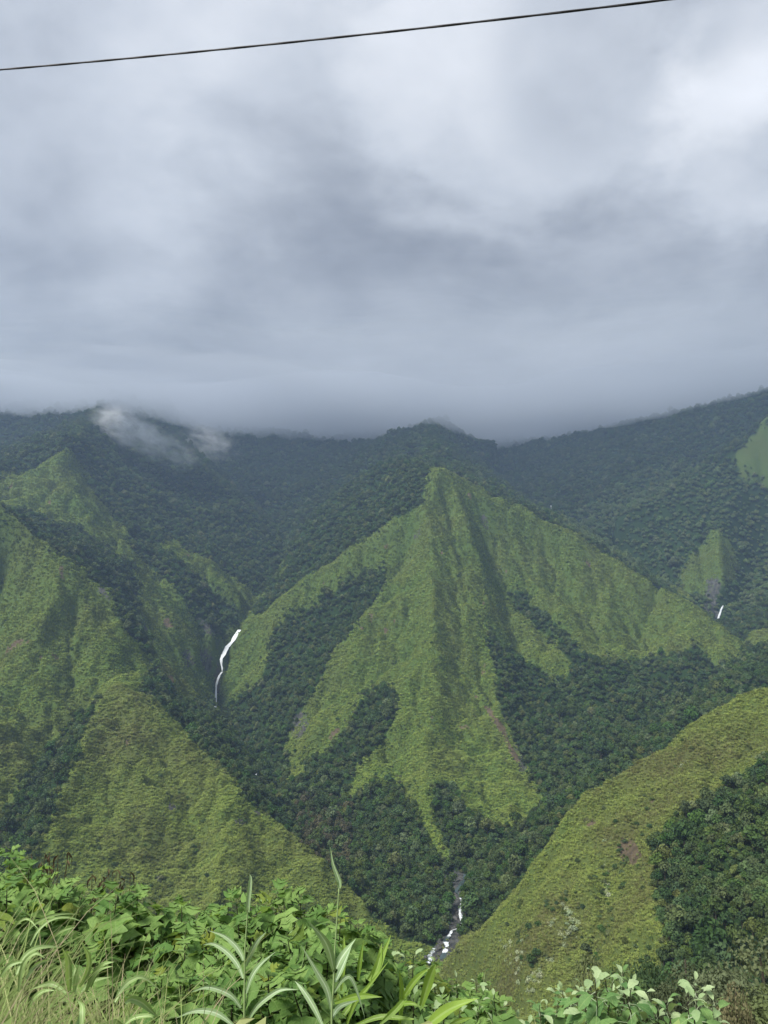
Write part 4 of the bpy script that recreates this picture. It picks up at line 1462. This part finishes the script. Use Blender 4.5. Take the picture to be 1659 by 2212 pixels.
# ---- tall cane grasses with white midribs
def blade_mat(name, c0, c1, rib):
    m = NT(name)
    ac = m.attr('across'); oi = m.n('ShaderNodeObjectInfo').outputs['Random']
    co = m.coord()
    n = m.noise(30, 4, .6, co)
    c = m.mix(m.math('ADD', m.math('MULTIPLY', oi, .6), m.math('MULTIPLY', n, .4)), c0, c1)
    stri = m.math('ABSOLUTE', m.math('SINE', m.math('MULTIPLY', ac, 30)))
    c = m.mix(m.math('MULTIPLY', stri, .22), c, (c1[0] * 1.5, c1[1] * 1.35, c1[2] * 1.6, 1))
    c = m.mix(m.remap(m.math('ABSOLUTE', ac), .10, .24, 1, 0), c, rib)
    return m.finish(m.leaf(c, .5, .35, .3, None, m.mix(1.0, c, (1.2, 1.25, .7, 1), 'MULTIPLY')))


M_CANE = blade_mat('cane_blade', (0.19, 0.30, 0.13, 1), (0.31, 0.43, 0.22, 1), (0.50, 0.60, 0.42, 1))
M_LUSH = blade_mat('lush_blade', (0.13, 0.25, 0.03, 1), (0.24, 0.36, 0.06, 1), (0.30, 0.42, 0.12, 1))
M_ARCH = blade_mat('arching_blade', (0.17, 0.28, 0.08, 1), (0.29, 0.41, 0.15, 1), (0.40, 0.50, 0.24, 1))


def smooth_path(P, n):
    """Catmull-Rom through the points"""
    P = [Vector(p) for p in P]
    P = [P[0] * 2 - P[1]] + P + [P[-1] * 2 - P[-2]]
    out = []
    seg = len(P) - 3
    for i in range(n):
        f = i / (n - 1) * seg; k = min(int(f), seg - 1); t = f - k
        a, b, c, d = P[k:k + 4]
        out.append(.5 * ((2 * b) + (c - a) * t + (2 * a - 5 * b + 4 * c - d) * t * t + (3 * b - a - 3 * c + d) * t ** 3))
    return out


def blade_mesh(path, width, origin, fold=.35, base=.5, roll=0.0, n=12):
    path = smooth_path(path, n)
    V, F, AC = [], [], []
    for i, p in enumerate(path):
        t = i / (n - 1)
        d = (path[min(i + 1, n - 1)] - path[max(i - 1, 0)]).normalized()
        view = p.normalized()
        s = d.cross(view)
        s = s.normalized() if s.length > 1e-4 else Vector((1, 0, 0))
        nn = s.cross(d)
        s = (s * math.cos(roll + .5 * t) + nn * math.sin(roll + .5 * t)).normalized(); nn = d.cross(s)
        w = width * .5 * (base + (1 - base) * min(1, t * 3.2)) * (1 - max(0, (t - .45) / .55) ** 1.7)
        w = max(w, .0006)
        for k, (a, h) in enumerate(((-1, 1), (-.35, .25), (0, 0), (.35, .25), (1, 1))):
            V.append(tuple(p + s * a * w + nn * h * w * fold - origin)); AC.append(a)
    for i in range(n - 1):
        for k in range(4):
            F.append((i * 5 + k, i * 5 + k + 1, i * 5 + k + 6, i * 5 + k + 5))
    me = bpy.data.meshes.new('blade'); me.from_pydata(V, [], F)
    a = me.attributes.new('across', 'FLOAT', 'POINT'); a.data.foreach_set('value', np.array(AC, np.float32))
    me.polygons.foreach_set('use_smooth', np.ones(len(F), bool))
    return me


def cane_grass(name, base_uvD, stem, spear, blades, off, label, group, mat, width):
    """off = (u0, v0, step) turns the traced outline numbers into places in the photograph"""
    u0, v0, st, D = off
    cv = lambda p, dd=0.0: Vector(at(u0 + st * p[0], v0 + st * p[1], D + dd))
    b = cv(base_uvD)
    root = empty(name, (b.x, b.y, gz(b.x, b.y)))
    O = Vector(root.location)
    tag(root, label, 'grass plant', group)
    if stem:
        pts = [Vector((b.x, b.y, O.z - .05))] + [cv(p) for p in stem]
        pts = smooth_path(pts, 22)
        V, F = tube_np([p - O for p in pts], [.0075 - .0045 * i / 21 for i in range(22)], 6)
        me = bpy.data.meshes.new('stem'); me.from_pydata([tuple(v) for v in V], [], F); me.materials.append(M_GSTEM)
        me.polygons.foreach_set('use_smooth', np.ones(len(F), bool))
        link('stem', me, None, root)
    if spear:
        me = blade_mesh([cv(p) for p in spear], .024, O, .9, .8); me.materials.append(mat)
        link('rolled_leaf', me, None, root)
    for k, bl in enumerate(blades):
        pts, wd = bl[0], bl[1]
        dd = bl[2] if len(bl) > 2 else rf.uniform(-.25, .25)
        n = len(pts)
        P = [cv(p, dd * i / (n - 1)) for i, p in enumerate(pts)]
        me = blade_mesh(P, wd * width, O, rf.uniform(.2, .5), .45, rf.uniform(-.5, .3)); me.materials.append(mat)
        link('blade', me, None, root)
    return root


A = (384, 1810, .25, 4.0)
cane_grass('cane_grass', (575,1700), [(574,1600),(577,1300),(580,1000),(598,720),(606,600)], [(604,640),(612,540),(628,420),(633,340),(622,312)],
  [([(565,1060),(545,1000),(490,920),(390,840),(262,800)],40),([(565,1215),(520,1100),(430,990),(310,915),(215,925)],40),([(588,1110),(630,1000),(690,890),(765,812)],42),
   ([(590,1345),(640,1200),(720,1090),(845,985)],42),([(545,1470),(470,1370),(350,1310),(230,1290),(110,1335)],40),([(590,1600),(680,1460),(800,1360),(900,1310),(1040,1312)],40),
   ([(520,1660),(380,1540),(260,1495),(120,1500),(-20,1560)],42)], A, 'tall cane grass with white-ribbed arching blades, left of the two', 'tall cane grasses', M_CANE, .00066)
cane_grass('cane_grass', (1330,1700), [(1330,1600),(1345,1300),(1356,1000),(1376,700),(1394,420)], [(1394,430),(1398,380),(1375,310),(1340,210),(1320,80)],
  [([(1350,1150),(1310,980),(1250,860),(1125,720)],66),([(1370,1130),(1420,1030),(1540,870)],62),([(1328,1490),(1290,1310),(1200,1150),(1065,925)],50),
   ([(1260,1640),(1170,1450),(1080,1310),(1015,1238)],46),([(1362,1245),(1420,1120),(1505,925)],44,.3),([(1350,1335),(1420,1230),(1490,1200),(1550,1330),(1615,1550)],34),([(1330,1560),(1400,1460),(1560,1400)],40)],
  (384, 1810, .25, 4.1), 'tall cane grass with a bent spear tip, right of the two', 'tall cane grasses', M_CANE, .00066)
LUSH = [([(330,790),(400,690),(450,580),(528,395)],62),([(360,800),(420,640),(445,470)],50),([(790,1010),(850,820),(885,720),(912,650)],80),([(820,1200),(960,1090),(1080,1020),(1285,945)],95),
  ([(40,985),(180,940),(300,925),(450,935)],50),([(430,1170),(560,1050),(640,960),(700,890)],48),([(95,880),(115,600),(120,395)],40),([(240,790),(262,620),(290,450)],38),([(600,1000),(700,840),(780,750),(860,685)],52),
  ([(140,1180),(220,980),(330,850),(510,620)],40),([(200,1190),(420,1110),(620,1120),(760,1130)],44),([(600,1180),(620,900),(600,700)],44),([(480,1100),(600,1010),(700,990),(820,1040)],40),([(1010,1190),(1120,1140),(1230,1110)],40),([(60,1180),(140,1060),(230,960)],46)]
for k, (sel, dx) in enumerate(((LUSH[:7], 330), (LUSH[7:12], 560), (LUSH[2:4] + LUSH[12:], 830))):
    cane_grass('broad_blade_grass', (dx, 1300), None, None, sel if k != 2 else LUSH[2:4] + LUSH[12:], (713, 1920, .25, 4.5 + .15 * k),
      ['yellow-green broad-bladed grass just right of the cane grass', 'broad-bladed grass in the middle of the yellow-green patch', 'broad-bladed grass at the right end of the yellow-green patch'][k], 'broad-bladed grasses', M_LUSH, .00072)
ARCH = [[([(600,1320),(598,1180),(590,1050),(535,945)],44),([(570,1340),(480,1275),(400,1262),(250,1315)],34),([(690,1290),(760,1150),(765,1020),(712,925)],34),([(780,1290),(820,1180),(890,1095),(985,1072)],40),([(640,1330),(660,1200),(685,1085)],34),([(740,1330),(800,1200),(870,1130),(975,1110)],36),([(660,1350),(640,1200),(650,1120)],26),([(700,1330),(800,1240),(960,1200)],30)],
        [([(140,1180),(200,1040),(300,960),(420,940),(525,945)],34),([(0,1200),(60,1120),(120,1085),(250,1058)],30),([(220,1220),(280,1130),(350,1080),(435,1052)],32),([(160,1330),(200,1100),(300,1000),(390,1040)],30)],
        [([(990,1420),(1050,1310),(1130,1235),(1240,1208),(1400,1330)],34),([(1080,1430),(1130,1392),(1220,1420),(1290,1480),(1370,1555)],46),([(700,1680),(715,1520),(705,1440),(660,1395)],40),([(250,1460),(300,1380),(380,1325),(490,1318)],30),([(1050,1640),(1150,1560),(1290,1540),(1330,1570)],30)],
        [([(180,900),(260,770),(400,685),(540,655),(680,660)],26),([(260,930),(330,800),(450,705),(600,690),(740,735)],26),([(400,920),(460,850),(540,800),(650,770)],30),([(60,860),(140,740),(240,700),(330,790)],22)]]
for k, sel in enumerate(ARCH):
    cane_grass('arching_grass', [(640, 1500), (170, 1400), (1000, 1650), (330, 1100)][k], None, None, sel, (0, 1810, .25, [3.6, 3.5, 3.5, 4.4][k]),
      ['thick tuft of arching grass in the middle of the lower left grass', 'arching grass tuft at the left edge of the picture', 'arching grass tuft beside the yellowing leaves', 'long arching grass below the left shrubs'][k], 'arching grass tufts', M_ARCH, .0007)


# ---- dry brown weeds at the back
def dry_weed(u, v, D, label, n=5, h=.5):
    tp = at(u, v, D)
    bx, by = tp[0], tp[1]
    root = empty('dry_weed', (bx, by, gz(bx, by)))
    O = Vector(root.location)
    tag(root, label, 'weed', 'dry brown weeds behind the shrubs')
    for q in range(n):
        t2 = Vector(at(u + rf.uniform(-30, 30), v + rf.uniform(-6, 40), D + rf.uniform(-.3, .3))) - O
        b0 = Vector((rf.uniform(-.1, .1), rf.uniform(-.1, .1), -.05))
        path = smooth_path([b0, b0.lerp(t2, .5) + Vector((rf.uniform(-.1, .1), 0, .1)), t2], 8)
        V, F = tube_np(path, [.008 - .0007 * i for i in range(8)], 5)
        me = bpy.data.meshes.new('stem'); me.from_pydata([tuple(x) for x in V], [], F); me.materials.append(M_DRY)
        link('stem', me, None, root)
        for i in range(12):
            p = path[7 - i // 2] + Vector((0, 0, rf.uniform(-.05, .03)))
            a = rf.uniform(0, 6.28); L = rf.uniform(.06, .13)
            e = p + Vector((math.cos(a) * .04, math.sin(a) * .04, -L))
            me = blade_mesh([p + O, p.lerp(e, .5) + O + Vector((math.cos(a) * .025, math.sin(a) * .025, .005)), e + O], rf.uniform(.012, .022), O, .5, .4, 0, 6)
            me.materials.append(M_DRY)
            link('dead_leaf', me, None, root)


dry_weed(85, 1838, 8.2, 'dry brown weed with hanging dead leaves right of the tallest left shrub', 6)
dry_weed(120, 1842, 8.4, 'dark dry weed beside the grassy spur at far left', 5)
dry_weed(185, 1892, 8.2, 'dry weed between the left shrubs', 4)
dry_weed(228, 1888, 8.2, 'tall thin dry weed standing above the left shrubs', 5)
dry_weed(252, 1880, 8.4, 'dry seed-headed weed leaning right above the shrubs', 4)
dry_weed(272, 1915, 8.0, 'low dry weed just right of the leaning one', 5)


# ---- uncountable thin grass and low weeds
def blades_np(P0, P1, P2, w):
    """many thin bent blades as one mesh"""
    n = len(P0)
    side = np.cross(P2 - P0, P1 / np.linalg.norm(P1, axis=1, keepdims=True))
    side /= np.maximum(np.linalg.norm(side, axis=1, keepdims=True), 1e-6)
    V, rows = [], 6
    for k in range(rows):
        t = k / (rows - 1)
        p = (1 - t) ** 2 * P0 + 2 * t * (1 - t) * P1 + t * t * P2
        ww = w[:, None] * (1 - t) ** .7 * .5 + .0003
        V += [p - side * ww, p + side * ww]
    V = np.stack(V, 1).reshape(-1, 3)
    base = (np.arange(n) * rows * 2)[:, None]
    q = np.array([[2 * k, 2 * k + 1, 2 * k + 3, 2 * k + 2] for k in range(rows - 1)]).reshape(-1)
    F = (base + q).ravel()
    return V, F, np.full(n * (rows - 1), 4)


def thin_grass(name, n, u0, u1, D0, D1, htop, w0, w1, mats, label, seed, lean=.35, arch=.5):
    rng = np.random.default_rng(seed)
    D = rng.uniform(D0, D1, n); u = rng.uniform(u0, u1, n)
    x = (u - W_PX / 2) / F_PX * D * 1.1
    zg = ground_near(x, D)
    cl = fbm(x, D, .5, 2, .5, seed)
    h = htop(u, D) * rng.uniform(.45, 1.0, n) * (1 + .5 * cl)
    a = rng.uniform(0, 6.283, n)
    l = h * rng.uniform(.1, 1, n) * lean
    P0 = np.stack([x, D, zg - .03], 1)
    P1 = P0 + np.stack([np.cos(a) * l * .35, np.sin(a) * l * .35, h * .75], 1)
    P2 = P0 + np.stack([np.cos(a) * l * 1.6, np.sin(a) * l * 1.6, h * (1 - arch * rng.uniform(0, .7, n))], 1)
    V, F, S = blades_np(P0, P1, P2, rng.uniform(w0, w1, n))
    me = mesh_np(name, V, F, S)
    for m_ in mats: me.materials.append(m_)
    pick_ = np.repeat(rng.integers(0, len(mats), n), 5).astype(np.int32)
    me.polygons.foreach_set('material_index', pick_)
    o = link(name, me)
    tag(o, label, 'grass', kind='stuff')


M_THIN = [simple_mat('thin_grass_a', (0.16, 0.24, 0.07, 1), (0.30, 0.39, 0.13, 1), .7, .3, 3), simple_mat('thin_grass_b', (0.21, 0.26, 0.09, 1), (0.36, 0.38, 0.17, 1), .7, .3, 3), simple_mat('thin_grass_c', (0.27, 0.24, 0.13, 1), (0.43, 0.38, 0.23, 1), .8, .2, 3)]
thin_grass('wild_grass', 6500, -200, 480, 3.1, 5.3, lambda u, D: np.clip(1.6 - .0011 * u, .8, 1.6) * np.clip(.55 + .2 * (D - 2.5), .6, 1),   .004, .012, [M_THIN[0], M_THIN[0], M_THIN[1], M_THIN[0], M_THIN[1], M_THIN[2]], 'thin green and straw grass filling the lower left', 61, .45, .6)
thin_grass('wild_grass', 1500, 480, 1150, 3.6, 5.2, lambda u, D: .75 + 0 * u, .004, .012, M_THIN[:2], 'short thin grass below the cane grasses', 62, .4, .5)
thin_grass('grass_stalks', 130, -60, 640, 3.4, 4.8, lambda u, D: np.clip(1.6 - .0006 * u, 1.1, 1.6), .0035, .005, [M_THIN[2], M_THIN[1]], 'long pale seed stalks above the lower left grass', 63, .35, .25)

thin_grass('arching_blades', 360, -140, 300, 3.2, 4.8, lambda u, D: np.clip(1.5 - .0010 * u, .8, 1.6), .008, .014, [M_THIN[0], M_THIN[1], M_THIN[0]], 'arching green blades among the lower left grass', 64, .75, 1.0)


def undergrowth(n, seed):
    rng = np.random.default_rng(seed)
    D = rng.uniform(3.6, 11.5, n); u = rng.uniform(-250, 1900, n)
    x = (u - W_PX / 2) / F_PX * D * 1.1
    zg = ground_near(x, D)
    h = rng.uniform(.02, .85, n) * np.clip(1.15 - D * .02, .6, 1)
    c = np.stack([x, D, zg + h], 1)
    nrm = rng.normal(size=(n, 3)) * .55 + np.array([0, -.15, 1]); nrm /= np.linalg.norm(nrm, axis=1, keepdims=True)
    t = np.cross(nrm, rng.normal(size=(n, 3))); t /= np.linalg.norm(t, axis=1, keepdims=True); b = np.cross(nrm, t)
    s = rng.uniform(.03, .085, n)[:, None]
    V = np.stack([c - t * s, c - b * s * .45 - nrm * s * .1, c + t * s * .2 - b * s * .4, c + t * s * 1.1 - nrm * s * .4, c + t * s * .2 + b * s * .4, c + b * s * .45 - nrm * s * .1], 1).reshape(-1, 3)
    base = (np.arange(n) * 6)[:, None]
    F = (base + np.array([[0, 1, 2, 3, 4, 5]])).ravel()
    me = mesh_np('undergrowth', V, F, np.full(n, 6), False)
    for m_ in (M_UNDER, M_THIN[0], M_THIN[1]): me.materials.append(m_)
    me.polygons.foreach_set('material_index', rng.choice([0, 0, 0, 1, 2], n).astype(np.int32))
    tag(link('undergrowth', me), 'tangle of small weeds under the shrubs', 'weeds', kind='stuff')


M_UNDER = simple_mat('weed_leaf', (0.045, 0.10, 0.025, 1), (0.11, 0.19, 0.05, 1), .6, .3, 4)
undergrowth(26000, 71)


# ---- the dark small-leaved trees just below the verge at lower right
def near_tree(u, v, D, rad, label, mat, seed, hgt=1.1):
    tp = at(u, v, D)
    x, y = tp[0], tp[1]
    g = float(land_z(np.array([x]), np.array([y]))[0]) if math.hypot(x, y) > 42 else gz(x, y)
    t = empty('bushy_tree', (x, y, g))
    h = tp[2] - g
    s = h / (1.6 * hgt)
    cm = crown_mesh('near_crown', seed, 10, 620, .036, hgt, mat)
    t.scale = (rad, rad, s); t.rotation_euler = (0, 0, seed)
    link('trunk', TRUNKS[seed % 5], None, t); link('crown', cm, None, t)
    tag(t, label, 'tree', 'bushy trees below the verge')


near_tree(1640, 2030, 52, 4.6, 'dark bushy tree cut by the right edge near the bottom corner', M_DUSK, 801)
near_tree(1575, 2085, 46, 3.4, 'grey-green bushy tree left of the corner tree', M_GREYLEAF if 'M_GREYLEAF' in globals() else M_OLIVE, 802)
near_tree(1660, 2140, 38, 3.2, 'small bushy tree in the bottom right corner', M_DUSK, 803)
near_tree(1480, 2080, 58, 3.4, 'low dark tree behind the rightmost pale shrub', M_DUSK, 804)
near_tree(1400, 2065, 66, 3.2, 'low dark tree behind the middle of the pale shrubs', M_WOOD, 805)
near_tree(1270, 2060, 72, 3.0, 'low dark tree below the silvery scrub', M_OLIVE, 806)
near_tree(1340, 2080, 62, 2.8, 'dark bush just left of the tallest pale shrub', M_WOOD, 807)
near_tree(1590, 2150, 34, 1.3, 'straw-coloured dry bush near the bottom right corner', M_STRAW if 'M_STRAW' in globals() else M_BROWN, 808, .8)
# ------------------------------------------------------------------ air: haze over the valleys, cloud lying on the tops
def volume_mat(name, color, density, aniso=0.2):
    m = NT(name)
    v = m.n('ShaderNodeVolumePrincipled')
    v.inputs['Color'].default_value = (*color, 1)
    v.inputs['Density'].default_value = density
    v.inputs['Anisotropy'].default_value = aniso
    v.inputs['Density Attribute'].default_value = ''
    return m.finish(vol=v.outputs[0])


def box_mesh(name, x0, x1, y0, y1, z0, z1):
    v = [(x, y, z) for x in (x0, x1) for y in (y0, y1) for z in (z0, z1)]
    f = [(0, 1, 3, 2), (4, 6, 7, 5), (0, 4, 5, 1), (2, 3, 7, 6), (0, 2, 6, 4), (1, 5, 7, 3)]
    me = bpy.data.meshes.new(name)
    me.from_pydata(v, [], f)
    return me


HAZE_D = 0.00017
hz = link('haze', box_mesh('haze', -3000, 3000, -120, 3800, float(Z.min()) - 3, float(Z.max()) + 5), volume_mat('haze_air', (0.42, 0.57, 0.84), HAZE_D, 0.3))
tag(hz, 'thin pale blue haze filling the valleys', 'haze', kind='stuff')


def cloud_bank():
    nx, ny = 110, 110
    xs = np.linspace(-2600, 2600, nx); ys = np.linspace(900, 3700, ny)
    X, Y = np.meshgrid(xs, ys, indexing='ij')
    rr = np.hypot(X, Y)
    base = CLOUD_BASE + 58 * np.clip((X - 150) / 650, 0, 1.3) + 46 * fbm(X, Y, 480, 2, 0.4, 201) + 10 * fbm(X, Y, 150, 2, 0.5, 207)
    thick = np.clip((Y - 900) / 1300, 0, 1) ** 2.1 * 250 + 1.0
    thick = thick * (0.9 + 0.3 * fbm(X, Y, 800, 2, 0.5, 211))
    edge = np.minimum(np.minimum((X + 2600) / 400, (2600 - X) / 400), (Y - 900) / 60)
    thick = np.maximum(thick * np.clip(edge, 0, 1), 0.5)
    n = X.size
    v = np.concatenate([np.stack([X.ravel(), Y.ravel(), base.ravel()], 1), np.stack([X.ravel(), Y.ravel(), (base + thick).ravel()], 1)])
    idx = np.arange(n).reshape(X.shape)
    lo = np.stack([idx[:-1, :-1], idx[:-1, 1:], idx[1:, 1:], idx[1:, :-1]], -1).reshape(-1, 4)
    hi = np.stack([idx[:-1, :-1], idx[1:, :-1], idx[1:, 1:], idx[:-1, 1:]], -1).reshape(-1, 4) + n
    sides = []
    for e in (idx[0, :], idx[-1, ::-1], idx[::-1, 0], idx[:, -1]):
        sides.append(np.stack([e[:-1], e[:-1] + n, e[1:] + n, e[1:]], 1))
    f = np.concatenate([lo, hi] + sides)
    me = mesh_np('cloud', v, f.ravel(), np.full(len(f), 4))
    o = link('cloud', me, volume_mat('cloud_vapour', (0.64, 0.685, 0.755), CLOUD_D, 0.3))
    tag(o, 'low grey cloud bank lying on the mountain tops', 'cloud', kind='stuff')


CLOUD_BASE = 446.0
CLOUD_D = 0.009
cloud_bank()


# ---- shreds of mist hanging on the left ridge
def mist(name, centre, rad, dens, seed, label):
    bm = bmesh.new()
    bmesh.ops.create_icosphere(bm, subdivisions=3, radius=1.0)
    me = bpy.data.meshes.new(name); bm.to_mesh(me); bm.free()
    m = NT('mist_vapour')
    co = m.coord('Object')
    ln = m.n('ShaderNodeVectorMath', operation='LENGTH'); m.t.links.new(co, ln.inputs[0])
    mp = m.n('ShaderNodeMapping'); m.t.links.new(co, mp.inputs['Vector']); mp.inputs['Location'].default_value = (seed * 3.1, 1.7, seed)
    n = m.noise(1.9, 6, .62, mp.outputs[0], .8)
    fall = m.remap(ln.outputs['Value'], .05, 1.0, 1, 0)
    d = m.math('MULTIPLY', m.math('MULTIPLY', fall, m.remap(n, .40, .80)), dens)
    v = m.n('ShaderNodeVolumePrincipled')
    v.inputs['Color'].default_value = (.97, .985, 1, 1); v.inputs['Anisotropy'].default_value = .2
    m.put(v.inputs['Density'], d)
    o = link(name, me, m.finish(vol=v.outputs[0]))
    o.location = centre; o.scale = rad
    o.rotation_euler = (0, math.radians(22), 0)
    tag(o, label, 'mist', kind='stuff')


mist('mist', at(268, 922, 1400), (85, 60, 48), .085, 1, 'white mist drifting over the left ridge at its crest')
mist('mist', at(315, 945, 1420), (85, 60, 45), .05, 2, 'white mist sinking from the left ridge crest towards the gully')
mist('mist', at(365, 975, 1440), (80, 60, 45), .035, 4, 'small shred of mist below the left ridge crest')
mist('mist', at(450, 955, 1650), (90, 60, 50), .04, 3, 'thin mist at the edge of the cloud behind the left ridge')
